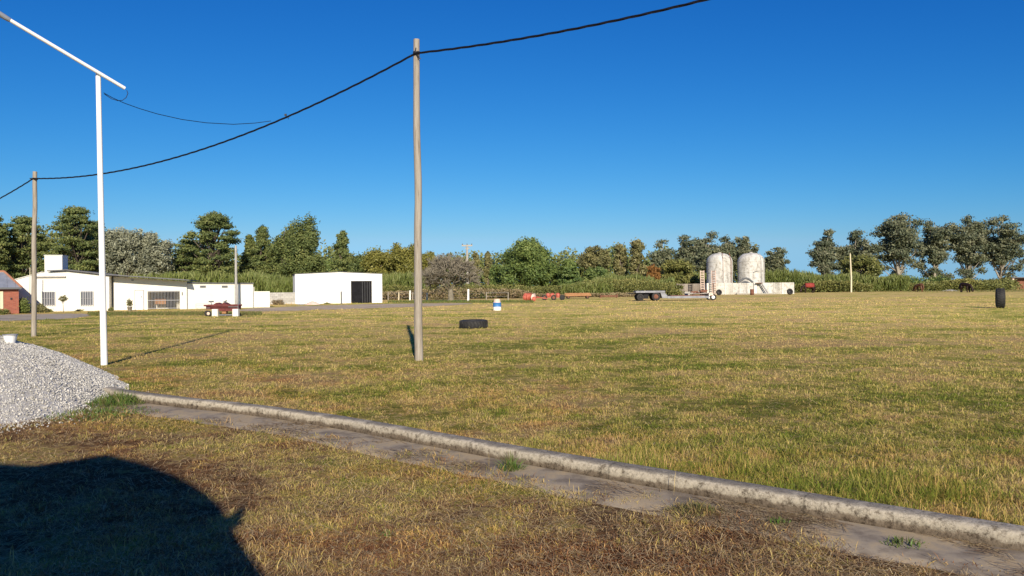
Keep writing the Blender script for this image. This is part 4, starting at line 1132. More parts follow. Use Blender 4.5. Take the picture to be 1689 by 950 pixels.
MB().prism([(a - .05, p[0][1] + .004), (p[1][0], p[1][1] + .004), (b + .05, p[2][1] + .004), (b + .05, p[2][1] + .07), (p[1][0], p[1][1] + .07), (a - .05, p[0][1] + .07)], -.04, 9.1).build('roof', M['fascia'], shed)
dm = MB()
dm.box(d0 + .004, d1 - .004, .16, .19, 0.01, zd - .01)
for k in range(9):
    x = d0 + (d1 - d0) * (k + .5) / 9; dm.box(x - .045, x + .045, .12, .158, .02, zd - .02)
dr = dm.build('door', M['black_metal'], shed)
sm = MB()
for x in (d0 + (d1 - d0) * .55, d0 + (d1 - d0) * .67, d0 + (d1 - d0) * .78, d0 + (d1 - d0) * .9): sm.box(x - .012, x + .012, .10, .118, .02, zd - .02)
sm.build('rib', M['grey_pipe'], dr)
pp = G(563, 501.5)
tag(MB().box(pp.x - .06, pp.x + .06, pp.y - .06, pp.y + .06, -.05, Q(563, 480.5, pp.y).z).build('fence_post', M['grey_pipe']), 'short dark post standing against the white shed left of its door', 'post')
# mounds and weeds by shed
def mound(px, py, wx, h, m, label, name='soil_heap', seed=1):
    c = G(px, py); vsx = []; fs_ = []; n = 18; K = 5
    for i in range(K + 1):
        for k in range(n):
            a = k * 6.283 / n; r = wx * i / K * (1 + .12 * nz(k, .6, seed))
            z = h * math.cos(i / K * math.pi / 2) ** 1.3 * (1 + .25 * nz(k * .5 + i, .9, seed + 3)) - (.02 if i == K else 0)
            vsx.append((r * math.cos(a), r * math.sin(a) * .6, z))
    for i in range(K):
        for k in range(n): fs_.append((i * n + k, i * n + (k + 1) % n, (i + 1) * n + (k + 1) % n, (i + 1) * n + k))
    fs_.append(tuple(range(n)))
    mb = MB(); mb.add(vsx, fs_); o = mb.build(name, m, None, True); o.location = c
    return tag(o, label, 'heap')
mound(516, 502.5, .85, .32, M['pinkish'], 'low pinkish heap of rubble in front of the white shed')
mound(496, 503, .5, .12, M['concrete'], 'very low grey rubble heap at the left corner of the white shed', seed=4)
mound(1566, 480.2, 1.8, .28, M['concrete'], 'low grey heap of rubble near the brown horses at the far bushes', seed=6)

# ---- brick house at the left edge
_b = G(31, 517.4)
fh = Facade(_b - Vector((math.cos(R(34)), math.sin(R(34)), 0)) * 6, _b)
bh = empty('brick_house', fh.A, fh.rz, 'small red brick house with grey roof cut by the left picture edge', 'house')
def brick_mat():
    m = mat('red_brick', rough=.9); N, L, b = nodes(m)
    tc = N.new('ShaderNodeTexCoord'); mp = N.new('ShaderNodeMapping'); mp.inputs['Rotation'].default_value = (R(90), 0, 0); L.new(tc.outputs['Object'], mp.inputs[0])
    br = N.new('ShaderNodeTexBrick'); br.inputs['Scale'].default_value = 1; br.inputs['Brick Width'].default_value = .24; br.inputs['Row Height'].default_value = .075; br.inputs['Mortar Size'].default_value = .008
    br.inputs['Color1'].default_value = (.27, .075, .05, 1); br.inputs['Color2'].default_value = (.35, .11, .07, 1); br.inputs['Mortar'].default_value = (.26, .15, .11, 1)
    L.new(mp.outputs[0], br.inputs[0]); L.new(br.outputs[0], b.inputs['Base Color']); return m
b = fh.u(31); zt = fh.uv(20, 474.5)[1]
MB().box(0, b, 0, 5, -.05, zt).build('wall', M['soilbrick'] if 'soilbrick' in M else brick_mat(), bh)
zp = fh.uv(5, 453)[1]; xr = fh.u(5)
rv = [(-.3, -.3, zt + .003), (b + .15, -.3, zt + .003), (b + .15, 5.3, zt + .003), (-.3, 5.3, zt + .003), (xr - 2.2, 2.5, zp + .25), (xr + .1, 2.5, zp + .25)]
mb = MB(); mb.add(rv, [(0, 1, 5, 4), (1, 2, 5), (2, 3, 4, 5), (3, 0, 4), (0, 3, 2, 1)])
rf = mb.build('roof', M['zinc'], bh)
rg = MB()
for k in range(14):
    t = k / 14
    x0 = -.3 + (b + .45) * t + .1
    # ribs running up the front slope, stopped at the hip
    xm = xr + .1
    f = 1.0 if x0 < xm else max(0.05, 1 - (x0 - xm) / (b + .15 - xm))
    rg.tube([(x0, -.3, zt + .01), (x0, -.3 + 2.8 * f, zt + .01 + (zp + .25 - zt) * f)], .02, 4)
rg.build('rib', M['zinc'], rf)
MB().tube([(b + .16, -.31, zt + .03), (xr + .1, 2.5, zp + .28)], .07, 8).tube([(xr + .1, 2.5, zp + .28), (xr - 2.2, 2.5, zp + .28)], .07, 8).tube([(b + .16, 5.31, zt + .03), (xr + .1, 2.5, zp + .28)], .07, 8).build('ridge_tiles', M['terracotta'], rf)
MB().box(-.3, b + .17, -.34, -.302, zt - .10, zt + .02).build('fascia_board', M['grey_pipe'], bh)
wa = fh.u(5.2)
wo = MB().box(wa - .14, wa, -.04, -.003, .35, zt - .25).box(wa - 1.3, wa - 1.16, -.04, -.003, .35, zt - .25).box(wa - 1.16, wa - .14, -.04, -.003, zt - .37, zt - .25).build('window', M['cream'], bh)
MB().box(wa - 1.16, wa - .14, -.02, -.004, .35, zt - .37).build('pane', M['pale_glass'] if 'pale_glass' in M else mat('pale_shutter', (.42, .48, .42), .5), wo)
MB().box(fh.u(17), fh.u(20), -.05, -.003, fh.uv(18, 494)[1], fh.uv(18, 491)[1]).build('meter_box', M['rope'], bh)

# small plants by the houses
def plant(px, top, wpx, base_y, leaf, label, name='garden_bush', n=1500, style='bush', cat='bush', size=.05, lo=.0):
    return tree(px, top, wpx, G(px, base_y).y, style, leaf, name, label, None, n, lo, seed=int(px), cat=cat, size=size)
plant(37, 483, 32, 517, 'cane', 'bright green bush at the corner of the brick house', n=3600)
plant(5, 505, 20, 518.5, 'scrub', 'low green bush below the brick house window', n=900)
plant(68, 492, 34, 515.5, 'tan', 'brownish bush left of the first farmhouse window', n=3200)
plant(79, 505, 14, 515.3, 'scrub', 'low dark bush under the first farmhouse window', n=800)
plant(183, 501, 9, 513.2, 'scrub', 'small bush by the inside corner of the farmhouse', n=600)
plant(129, 507, 16, 513.6, 'tan', 'wispy low bush under the second farmhouse window', n=260)
plant(104.5, 487, 15, 515.4, 'tan', 'thin sapling with a small round crown between the farmhouse windows', 'sapling', 420, 'round', 'tree', lo=.62)
plant(459, 489, 26, 502.6, 'dryscrub', 'dry bush in front of the grey block wall', n=1500)
plant(540, 497, 12, 501.6, 'scrub', 'small weed bush at the foot of the white shed wall', n=600)
pr = G(214, 513.0)
pot = empty('potted_plant', pr, 0, 'potted plant standing left of the white farmhouse door', 'plant')
MB().lathe([(0, 0), (.13, 0), (.17, .28), (.19, .28), (.19, .33), (.16, .33), (0, .30)], 16).build('pot', M['concrete'], pot, True)
V, rr_ = leaves([(0, 0, .6, .22, .2, .28)], 400, .05); quads('foliage', V, rr_, LM['tan'], pot)

# thin white mast by the brick house, slender column before the annex
b0 = G(49, 515.5); t0 = Q(49.5, 441, b0.y)
tag(MB().tube([(b0.x, b0.y, -.05), (t0.x, t0.y, t0.z)], .025, 8).build('mast', M['cream'], None, True), 'very thin pale mast beside the shorter wooden pole', 'mast')
d_ = fb.A.y + (fb.B.y - fb.A.y) * .72 - 1.1
cb = base(389.5, d_)
o = empty('concrete_column', cb, 0, 'slender pale column rising high in front of the annex', 'column')
MB().tube([(0, 0, -.05), (0, 0, Q(388.5, 405, d_).z)], [.115, .085], 10).build('shaft', M['block'], o, True)
MB().box(-.16, .20, .9, 1.3, Q(392, 467, d_).z, Q(392, 460, d_).z).build('junction_box', M['concrete'], o) if False else None

# ================================================================== FARM THINGS
def wheel(parent, c, r, wd, hub='steel_bar', axis='Y', name='wheel'):
    w_ = MB(); w_.lathe([(r * .55, -wd / 2), (r * .8, -wd / 2), (r * .97, -wd * .42), (r, -wd * .2), (r, wd * .2), (r * .97, wd * .42), (r * .8, wd / 2), (r * .55, wd / 2), (r * .55, -wd / 2)], 22, axis, c)
    o = w_.build(name, M['rubber'], parent, True)
    h = MB(); h.lathe([(0, -wd * .30), (r * .15, -wd * .38), (r * .3, -wd * .25), (r * .56, -wd * .35), (r * .56, wd * .35), (r * .3, wd * .25), (0, wd * .3)], 18, axis, c)
    h.build('hub', M[hub], o, True)
    return o

# red implement near the farmhouse, propped on blocks
c = G(366, 521.5); d = c.y; k = d / F
imp = empty('farm_implement', c, 0, 'dark red farm implement with rails, propped on pale blocks before the annex', 'implement')
def X(px): return (px - 366) * k
def Z(py): return (521.5 - py) * k
MB().box(X(340), X(396), -.35, -.27, Z(505), Z(502.2)).box(X(340), X(396), .27, .35, Z(505), Z(502.2)).box(X(346), X(352), -.27, .27, Z(505), Z(502.5)).box(X(385), X(390), -.27, .27, Z(505), Z(502.5)).box(X(342), X(396), -.2, .2, Z(510), Z(503.4)).box(X(364), X(387), -.25, .2, Z(513), Z(509.8)).build('frame', M['maroon'], imp)
MB().add([(X(350), -.3, Z(507)), (X(382), -.3, Z(507)), (X(378), -.3, Z(502)), (X(372), -.3, Z(498.8)), (X(368), -.3, Z(502)), (X(360), -.3, Z(499)), (X(355), -.3, Z(502)),
          (X(350), .3, Z(507)), (X(382), .3, Z(507)), (X(378), .3, Z(502)), (X(372), .3, Z(498.8)), (X(368), .3, Z(502)), (X(360), .3, Z(499)), (X(355), .3, Z(502))],
         [tuple(range(7)), tuple(range(13, 6, -1))] + [(i, i + 7, (i + 1) % 7 + 7, (i + 1) % 7) for i in range(7)]).build('hopper', M['maroon'], imp)
rl = MB()
for z in (500.8, 503.8, 507.5): rl.tube([(X(327), -.32, Z(z)), (X(350), -.32, Z(z))], .012, 5)
rl.tube([(X(327), -.32, Z(500.8)), (X(327), -.32, Z(508))], .012, 5)
rl.build('rail', M['steel_bar'], imp); rl = MB()
for z in (503.5, 506): rl.tube([(X(380), -.32, Z(z)), (X(396), -.32, Z(z))], .012, 5)
rl.tube([(X(396), -.32, Z(500)), (X(396), -.32, Z(520))], .014, 5)
rl.build('rail', M['steel_bar'], imp)
MB().box(X(345), X(352), -.07, .07, Z(498.5), Z(496)).tube([(X(348), 0, Z(498.5)), (X(350), 0, Z(503))], .02, 6).build('seat', M['grey_pipe'], imp)
MB().add([(X(368), -.05, Z(498)), (X(373), -.05, Z(499.5)), (X(374), -.05, Z(495)), (X(368), .05, Z(498)), (X(373), .05, Z(499.5)), (X(374), .05, Z(495))], [(0, 1, 2), (5, 4, 3), (0, 3, 4, 1), (1, 4, 5, 2), (2, 5, 3, 0)]).build('lever', M['grey_pipe'], imp)
MB().box(X(368), X(375), -.2, .1, Z(517), Z(512)).build('gearbox', M['orange'], imp)
MB().box(X(364), X(385), -.24, .2, Z(519.8), Z(518.8)).build('crossbar', M['steel_bar'], imp)
wheel(imp, (X(341), .1, .17), .17, .12, 'rust'); wheel(imp, (X(347.5), -.33, .17), .17, .07, 'pinkish')
for p0, p1, y1, lb in ((353.5, 363, 523, 'left pale block under the dark red implement'), (387, 396.5, 522.5, 'right pale block under the dark red implement')):
    x0, x1 = c.x + X(p0), c.x + X(p1)
    tag(MB().box(x0, x1, c.y - .38, c.y - .10, -.02, Z(509.5)).build('concrete_block', M['white_wall'], None, bevel=.02), lb, 'block', 'pale blocks propping the implement')

# drum
c = G(820, 512.2); k = c.y / F
dr = empty('drum', c, 0, 'upright drum painted white, blue and faded pink, alone in the field', 'drum')
h = 19.2 * k; r = 6.8 * k
MB().lathe([(0, 0), (r * .93, 0), (r * .96, .02), (r * .97, h * .33)], 28).build('lower_band', M['white_paint'], dr, True)
MB().lathe([(r * .97, h * .33), (r * 1.03, h * .34), (r * 1.03, h * .37), (r, h * .38), (r, h * .62), (r * 1.03, h * .63), (r * 1.03, h * .66), (r * .97, h * .67), (r * .92, h * .69)], 28).build('middle_band', M['blue_paint'], dr, True)
MB().lathe([(r * .92, h * .69), (r * .82, h * .76), (r * .78, h * .98), (r * .80, h), (r * .74, h), (r * .72, h * .97), (0, h * .96)], 28).build('upper_band', M['pinkish'], dr, True)

# tyres
def tyre(name, loc, rot, r, wd, inner, lugs, label):
    root = empty(name, loc, 0, label, 'tyre'); root.rotation_euler = rot
    mb = MB(); mb.lathe([(inner, -wd * .40), (inner * 1.15, -wd * .5), (r * .86, -wd * .5), (r * .95, -wd * .42), (r * .97, 0), (r * .95, wd * .42), (r * .86, wd * .5), (inner * 1.15, wd * .5), (inner, wd * .40), (inner * 1.02, 0), (inner, -wd * .4)], 48)
    mb.build('casing', M['rubber'], root, True)
    lg = MB()
    for i in range(lugs):
        for s in (-1, 1):
            a = (i + (.5 if s > 0 else 0)) * 2 * math.pi / lugs
            rot3 = Matrix.Rotation(a, 3, 'Z') @ Matrix.Rotation(s * .5, 3, 'X')
            lg.box(r * .93, r, -.02, .02, 0, wd * .48 * 1, rot3 if s > 0 else Matrix.Rotation(a, 3, 'Z') @ Matrix.Rotation(math.pi - .5, 3, 'X'))
    lg.build('tread', M['rubber'], root)
    return root
c = G(781, 541)
k = c.y / F
tyre('tyre', (c.x, c.y + .1, .155), (R(1.5), R(-1.2), .4), .55, .30, .30, 26, 'black tyre lying flat on the grass between the tall pole and the drum')
c = G(1650, 508.2); k = c.y / F
tyre('tyre', (c.x, c.y, .605), (R(90), R(-1.5), R(62)), .61, .46, .34, 24, 'tractor tyre standing upright in the field at right')

# red machines
def at(px, base_y): 
    c = G(px, base_y); return c, c.y / F
c, k = at(878, 496.8)
pl = empty('plough', c, 0, 'bright red plough with curved upright plates, leftmost of the red machines', 'plough')
for j, (px, m_, w_) in enumerate(((868, 'red_paint', 5.2), (873.5, 'red_paint', 5), (880, 'pinkish', 4.2))):
    x0 = (px - 878) * k; vsx = []; n = 7
    for i in range(n):
        t = i / (n - 1); z = .02 + t * 13 * k * (1 if j < 2 else .9)
        bulge = math.sin(t * math.pi) * .22
        vsx += [(x0 - w_ * k * (.35 + .65 * math.sin(t * 2.6 + .3)) * (1 if j else 1.1), -.2 - bulge, z), (x0 + w_ * k * (.5 + .4 * math.sin(t * 2.8)), .1 - bulge * .6, z + .04 * j)]
    fs_ = [(2 * i, 2 * i + 1, 2 * i + 3, 2 * i + 2) for i in range(n - 1)]
    o = MB().add(vsx, fs_).build('mouldboard', M[m_], pl, True); sm_ = o.modifiers.new('thick', 'SOLIDIFY'); sm_.thickness = .05
MB().tube([(-.7, .2, .75), (.9, .25, .35), (1.6, .2, .25)], .05, 8).tube([(-.5, .2, .7), (-.4, -.1, .3)], .045, 6).tube([(.1, .2, .55), (.2, -.1, .2)], .045, 6).build('beam', M['red_paint'], pl)
MB().lathe([(0, -.03), (.24, -.01), (.24, .01), (0, .03)], 18, 'Y', (.15, -.3, .24)).build('disc', M['red_paint'], pl, True)
c, k = at(912, 495.2)
sd_ = empty('seed_drill', c, 0, 'low red seed drill with dark wheels right of the plough', 'seed drill')
MB().box(-16 * k, 15 * k, -.25, .25, .30, .42).box(-16 * k, -13 * k, -.4, .4, .38, .52).tube([(-.3, 0, .4), (-1.6, 0, .28), (-2.1, 0, .25)], .04, 6).build('frame', M['red_paint'], sd_)
for x in (-8, -1, 8):
    MB().lathe([(0, -3.6 * k), (.18, -3.4 * k), (.27, -1.6 * k), (.27, 1.6 * k), (.18, 3.4 * k), (0, 3.6 * k)], 14, 'X', (x * k, -.05, .55)).build('hopper', M['red_paint'], sd_, True)
for x in (-14, 1, 15): wheel(sd_, (x * k, -.35, .29), .30, .16, 'rust' if x < 10 else 'rubber')
c, k = at(953, 492.6)
wg = empty('flat_wagon', c, 0, 'orange flat wagon with a long deck on small dark wheels', 'wagon')
MB().box(-21 * k, 21 * k, -.7, .7, 5 * k, 7.2 * k).build('deck', M['orange'], wg)
MB().box(-21 * k, 21 * k, -.74, -.702, 4.3 * k, 8.2 * k).box(-21 * k, 21 * k, .702, .74, 5.5 * k, 9.4 * k).build('side_board', M['orange'], wg)
MB().box(-17 * k, -15 * k, -.6, .6, 3 * k, 5 * k).box(14 * k, 17 * k, -.6, .6, 3 * k, 5 * k).tube([(-21 * k, 0, .3), (-27 * k, 0, .2)], .03, 6).build('axle', M['rust'], wg)
for x in (-16, 15.5):
    for y in (-.62, .62): wheel(wg, (x * k, y, .2), .2, .12, 'rust')
c, k = at(1004, 491.3)
bf = empty('harrow', c, 0, 'rusty low harrow frame lying between the orange wagon and the flat trailer', 'harrow')
MB().box(-14 * k, 13 * k, -.3, -.22, 2.2 * k, 4.2 * k).box(-14 * k, 13 * k, .22, .3, 2.2 * k, 4.2 * k).box(-14.5 * k, -13 * k, -.3, .3, 0, 5.4 * k).box(12.5 * k, 14 * k, -.3, .3, 0, 6.2 * k).build('frame', M['rust'], bf)
tn = MB()
for i in range(10): tn.box((-12 + i * 2.6) * k - .02, (-12 + i * 2.6) * k + .02, -.27, -.23, 0, 2.2 * k)
tn.build('tines', M['rust'], bf)

# low-loader trailer
c, k = at(1112, 495.6)
tr_ = empty('flatbed_trailer', c, R(-2), 'long grey low loader trailer with a raised front deck parked before the tank yard', 'trailer')
def TX(px): return (px - 1112) * k
def TZ(py): return (495.6 - py) * k
MB().box(TX(1047), TX(1094.5), -1.1, 1.1, TZ(482.3), TZ(479.2)).build('raised_deck', M['trailer_grey'], tr_)
MB().prism([(TX(1087), TZ(482.5)), (TX(1094), TZ(482.5)), (TX(1098), TZ(487)), (TX(1098), TZ(491.3)), (TX(1090), TZ(491.3))], -1.05, 1.05).build('gooseneck', M['trailer_grey'], tr_)
MB().box(TX(1098), TX(1165), -1.12, -.95, TZ(491.6), TZ(488)).box(TX(1098), TX(1165), .95, 1.12, TZ(491.6), TZ(488)).box(TX(1098), TX(1165), -.95, .95, TZ(489.6), TZ(488.4)).build('lower_deck', M['trailer_grey'], tr_)
MB().box(TX(1104), TX(1160), -.9, .9, TZ(488.35), TZ(487.1)).build('deck_planks', M['rust'], tr_)
MB().box(TX(1165), TX(1172), -1.1, 1.1, TZ(487.5), TZ(483.5)).build('rear_beam', M['pinkish'], tr_)
MB().box(TX(1050), TX(1086), -.45, .45, TZ(486.5), TZ(482.5)).box(TX(1053), TX(1057), -.9, .9, TZ(490), TZ(486.5)).box(TX(1060), TX(1068), -.85, -.3, TZ(492), TZ(485)).tube([(TX(1050), 0, TZ(484)), (TX(1036), 0, TZ(483.5))], .05, 6).build('chassis', M['dark'], tr_)
for y in (-.88, .88):
    wheel(tr_, (TX(1080), y, 7.1 * k), 7.1 * k, .3, 'rust'); wheel(tr_, (TX(1054.5), y, 6.0 * k), 6.0 * k, .3, 'rubber')
    wheel(tr_, (TX(1172.5), y, 5.2 * k), 5.2 * k, .22, 'white_paint')
ld = MB().box(TX(1132), TX(1168), -.8, .75, TZ(485), TZ(484.2)).box(TX(1132), TX(1135), -.8, .75, TZ(487), TZ(485)).box(TX(1132), TX(1168), .76, .8, TZ(486), TZ(481.5))
tag(ld.build('steel_ramp', M['concrete'], None), 'pale steel ramp panel lying on the rear of the flat trailer', 'ramp').location = c
rr2 = random.Random(4); mb = MB()
for i in range(12):
    x = TX(rr2.uniform(1140, 1165)); mb.box(x - .35, x + .35, -.6, -.3, TZ(487) + i * .015, TZ(486.6) + i * .03, Matrix.Rotation(rr2.uniform(-.12, .12), 3, 'Y'))
o = mb.build('scrap_beams', M['rust'], None); o.location = c; tag(o, 'rusty beams stacked on the rear of the flat trailer', 'scrap')

# ---- tank yard
TY = Facade(G(1180, 485.8), G(1310, 484.8))
def stain_mat():
    m = mat('stained_whitewash', rough=.85, spec=.2); N, L, b = nodes(m)
    tc = N.new('ShaderNodeTexCoord')
    def n_(scale, st, d_=6):
        mp = N.new('ShaderNodeMapping'); mp.inputs['Scale'].default_value = st; L.new(tc.outputs['Object'], mp.inputs[0])
        x = N.new('ShaderNodeTexNoise'); x.inputs['Scale'].default_value = scale; x.inputs['Detail'].default_value = d_; x.inputs['Roughness'].default_value = .7; L.new(mp.outputs[0], x.inputs[0]); return x
    a = n_(1.1, (1, 1, .12)); c_ = n_(2.2, (1, 1, 1), 8); e = n_(7, (.25, .25, 1.4))
    r1 = ramp(N, [(.34, (.38, .37, .345)), (.45, (.56, .55, .52)), (.58, (.68, .675, .65))]); L.new(a.outputs[0], r1.inputs[0])
    r2 = ramp(N, [(.34, (.50, .47, .42)), (.5, (.92, .91, .88)), (.7, (1, 1, 1))]); L.new(c_.outputs[0], r2.inputs[0])
    r3 = ramp(N, [(.3, (.72, .70, .66)), (.5, (1, 1, 1))]); L.new(e.outputs[0], r3.inputs[0])
    m1 = N.new('ShaderNodeMix'); m1.data_type = 'RGBA'; m1.blend_type = 'MULTIPLY'; m1.inputs[0].default_value = 1; L.new(r1.outputs[0], m1.inputs['A']); L.new(r2.outputs[0], m1.inputs['B'])
    m2 = N.new('ShaderNodeMix'); m2.data_type = 'RGBA'; m2.blend_type = 'MULTIPLY'; m2.inputs[0].default_value = .8; L.new(m1.outputs['Result'], m2.inputs['A']); L.new(r3.outputs[0], m2.inputs['B'])
    L.new(m2.outputs['Result'], b.inputs['Base Color'])
    return m
M['stain'] = stain_mat()
d = TY.A.y
yw = empty('yard_wall', TY.A, TY.rz, 'low stained white wall round the two storage tanks', 'wall')
ul, ur2 = TY.u(1166), TY.u(1310); zt = TY.uv(1230, 466.5)[1]
MB().box(ul, ur2, 0, .25, -.05, zt).build('wall_panel', M['stain'], yw)
MB().box(ul - .0, ul + .25, .252, 12, -.05, zt - .01).box(ur2 - .25, ur2, .252, 12, -.05, zt - .01).box(ul + .25, ur2 - .25, 11.8, 12, -.05, zt - .01).build('wall_panel', M['stain'], yw)
# brown side wing left, its shade put into the dark wall colour
a = TY.u(1117, 3.5)
wg2 = MB().box(a, ul - .003, 3.5, 3.7, -.05, TY.uv(1140, 468, 3.5)[1]).box(a - .1, a + .15, 3.35, 3.75, -.05, TY.uv(1140, 467.5, 3.5)[1]).build('dark_panel', M['darkwall'] if 'darkwall' in M else noisy('shaded_stained_wall', [(.35, (.10, .085, .07)), (.55, (.22, .19, .16)), (.75, (.42, .38, .33))], 1.1, .95, 6, 0, (1, 1, .15)), yw)
wg2['label'] = 'stained brownish left wing of the wall, coloured dark for shade'
# pillars and base slab
MB().box(TY.u(1243.5), TY.u(1248), -.25, -.003, 0, zt + .02).box(TY.u(1166), TY.u(1168.3), -.05, -.003, 0, zt - .02).build('pillar', M['white_wall'], yw)
mb = MB()
for px in (1181, 1194.5, 1208, 1219, 1231, 1276, 1289): mb.box(TY.u(px), TY.u(px) + .06, -.03, -.003, 0.02, zt - .02)
mb.build('joint_strips', M['concrete'], yw)
MB().box(TY.u(1213), TY.u(1278), -1.2, -.26, 0, .16).build('step_slab', M['concrete'], yw)
# tanks
def tank(pc, wpx, toppy, off, label, pipes, seed):
    dd = d + off; b_ = base(pc, dd); r = wpx * .5 * dd / F; H = Q(pc, toppy, dd).z
    t = empty('storage_tank', b_, seed * .7, label, 'tank', 'domed storage tanks')
    prof = [(r, 0), (r, H * .78)]
    for i in range(1, 13):
        a_ = i / 12 * math.pi / 2; prof.append((r * (.22 + .78 * math.cos(a_)) if i < 12 else r * .12, H * (.78 + .215 * math.sin(a_))))
    MB().lathe(prof, 48).build('shell', M['stain'], t, True)
    bd = MB()
    for f in (.26, .52, .78): bd.lathe([(r + .001, H * f - .03), (r + .02, H * f - .03), (r + .02, H * f + .03), (r + .001, H * f + .03)], 48)
    bd.build('seam', M['stain'], t, True)
    MB().lathe([(r * .13, H * .985), (r * .13, H * 1.02), (0, H * 1.025)], 16).build('hatch', M['concrete'], t, True)
    pm = MB()
    for a_, rr in pipes:
        th = R(a_) - seed * .7
        x, y = math.cos(th) * (r + .08), math.sin(th) * (r + .08)
        pm.tube([(x, y, .2), (x, y, H * .80), (x * .85, y * .85, H * 1.0)], rr, 6)
    pm.build('pipe', M['rust'] if seed == 1 else M['steel_bar'], t)
    return t, b_, r, H
t1, tb1, tr1, tH1 = tank(1187, 42, 417.5, 3.6, 'left domed white storage tank with a rusty pipe down its side', [(-90, .035), (-48, .05)], 1)
t2, tb2, tr2, tH2 = tank(1239, 43, 417, 3.6, 'right domed white storage tank with the dark hose arching at its foot', [(-62, .03)], 2)
# pipe between
tag(MB().tube([tb2 + Vector((-.3, -tr2 - .2, tH2 * .52)), tb2 + Vector((.0, -tr2 - .25, tH2 * .55)), tb2 + Vector((1.4, -tr2 + .5, tH2 * .55))], .06, 6).build('tank_pipe', M['concrete']), 'short pipe crossing the front of the right storage tank', 'pipe')
# arched hose over wall
arc = [Q(1218 + 24 * i / 12, 466 - 7 * math.sin(i / 12 * math.pi), d + .9) for i in range(13)]
tag(MB().tube(arc, .16, 8).build('hose', M['grey_pipe'], None, True), 'dark curved hose arching over the wall before the right tank', 'hose')
# ladders
def ladder(px0, px1, y0, y1, dd, label, rails, rungs):
    a = base((px0 + px1) / 2, dd); H = Q(px0, y0, dd).z; z0 = max(0, Q(px0, y1, dd).z); w_ = (px1 - px0) * dd / F / 2
    t = empty('ladder', a, 0, label, 'ladder', 'ladders by the storage tanks')
    for s in (-1, 1): MB().tube([(s * w_, -.25, z0), (s * w_, .1, H)], .055, 6).build('rail', M[rails], t)
    mb = MB(); n = 14
    for i in range(n):
        f = (i + .5) / n; mb.box(-w_, w_, -.25 + .35 * f - .03, -.25 + .35 * f + .03, z0 + (H - z0) * f - .05, z0 + (H - z0) * f + .05)
    mb.build('rungs', M[rungs], t)
ladder(1155.5, 1161.5, 446, 488, d - 1.2, 'tall pale ladder standing left of the left tank', 'pinkish', 'pinkish')
ladder(1174, 1180.5, 446, 487, d - .8, 'rusty runged ladder in front of the left tank', 'pinkish', 'rust')
st = empty('stair', TY.A, TY.rz, 'steep dark steel stair climbing the yard wall beside the pillar', 'stair')
x0, x1 = TY.u(1254), TY.u(1266)
for yy in (-.9, -.35): MB().tube([(x1, yy, 0), (x0, yy, zt)], .05, 6).build('stringer', M['steel_bar'], st)
mb = MB()
for i in range(7):
    f = (i + .5) / 7; mb.box(x1 + (x0 - x1) * f - .1, x1 + (x0 - x1) * f + .1, -.86, -.39, zt * f - .02, zt * f + .02)
mb.build('treads', M['steel_bar'], st)
MB().box(x0 - .8, x0 + .2, -.95, -.004, zt - .08, zt).build('landing', M['rust'], st)
# leaning tyres and bucket
def plain_tyre(px, by, r, wd, label, tilt=15, dd=None):
    c = G(px, by); t = empty('tyre', (c.x, c.y, r * math.cos(R(tilt)) + wd * .5 * math.sin(R(tilt))), 0, label, 'tyre')
    t.rotation_euler = (R(90 - tilt), 0, R(12))
    MB().lathe([(r * .55, -wd * .4), (r * .6, -wd * .5), (r * .9, -wd * .5), (r, -wd * .35), (r, wd * .35), (r * .9, wd * .5), (r * .6, wd * .5), (r * .55, wd * .4), (r * .57, 0), (r * .55, -wd * .4)], 30).build('casing', M['rubber'], t, True)
    MB().lathe([(0, -.03), (r * .54, -.03), (r * .54, .03), (0, .03)], 20).build('rim', M['rope'], t, True)
plain_tyre(1303, 486.3, .44, .3, 'dark wheel leaning against the right end of the yard wall')
plain_tyre(1186, 487.2, .42, .3, 'dark wheel leaning at the left corner of the yard wall behind the trailer')
c = G(1240.5, 486.5); o = empty('oil_drum', c, 0, 'small rusty drum against the yard wall left of the pillar', 'drum')
MB().lathe([(0, 0), (.28, 0), (.28, .25), (.30, .27), (.28, .29), (.28, .6), (.30, .62), (.28, .64), (.28, .85), (.25, .85), (.25, .82), (0, .82)], 20).build('body', M['rust'], o, True)

# ---- posts, fence, far things
c = G(1404, 482.2); t0 = Q(1402.2, 418, c.y)
o = empty('bare_post', c, 0, 'slender pale bare post standing alone before the right hand trees', 'post')
MB().tube([(0, 0, -.1), (.03, 0, 2.5), (t0.x - c.x, 0, t0.z)], [.16, .14, .10], 8).build('shaft', M['cream'], o, True)
# fence right of the shed
FP = [(640, 481.5, .05, 'wood'), (657.5, 482, .06, 'pale'), (676, 479, .08, 'white'), (680.5, 482, .06, 'wood'), (704, 485, .08, 'pale'), (772, 477, .09, 'white'), (802, 484, .05, 'wood'), (838, 484, .05, 'wood')]
names = ['thin dark post nearest the shed', 'pale post second from the shed', 'whitest tallest post just left of the tall wooden pole', 'grey post beside the whitest post', 'pale post just right of the tall wooden pole', 'white post right of the bare grey tree', 'thin post before the tawny shrub', 'thin post below the big domed tree']
ft = []
for (px, ty, r, kk), lb in zip(FP, names):
    dd = 81.5 if px == 772 else 91.0; c = base(px, dd); z = max(.9, Q(px, ty, dd).z)
    m = {'wood': 'wood_pole', 'pale': 'cream', 'white': 'white_paint'}[kk]
    tag(MB().tube([(c.x, c.y, -.1), (c.x + r * .3, c.y, z)], [r * 1.3, r * 1.2], 8).build('fence_post', M[m], None, True), lb, 'post', 'posts of the wire fence')
    ft.append((c.x, c.y, z))
wm = MB()
for h in (.4, .8, 1.15):
    wm.tube([(x, y - .1, min(h, z)) for x, y, z in ft], .008, 4)
tag(wm.build('fence_wire', M['steel_bar']), 'thin wires strung along the fence posts right of the shed', 'wire')
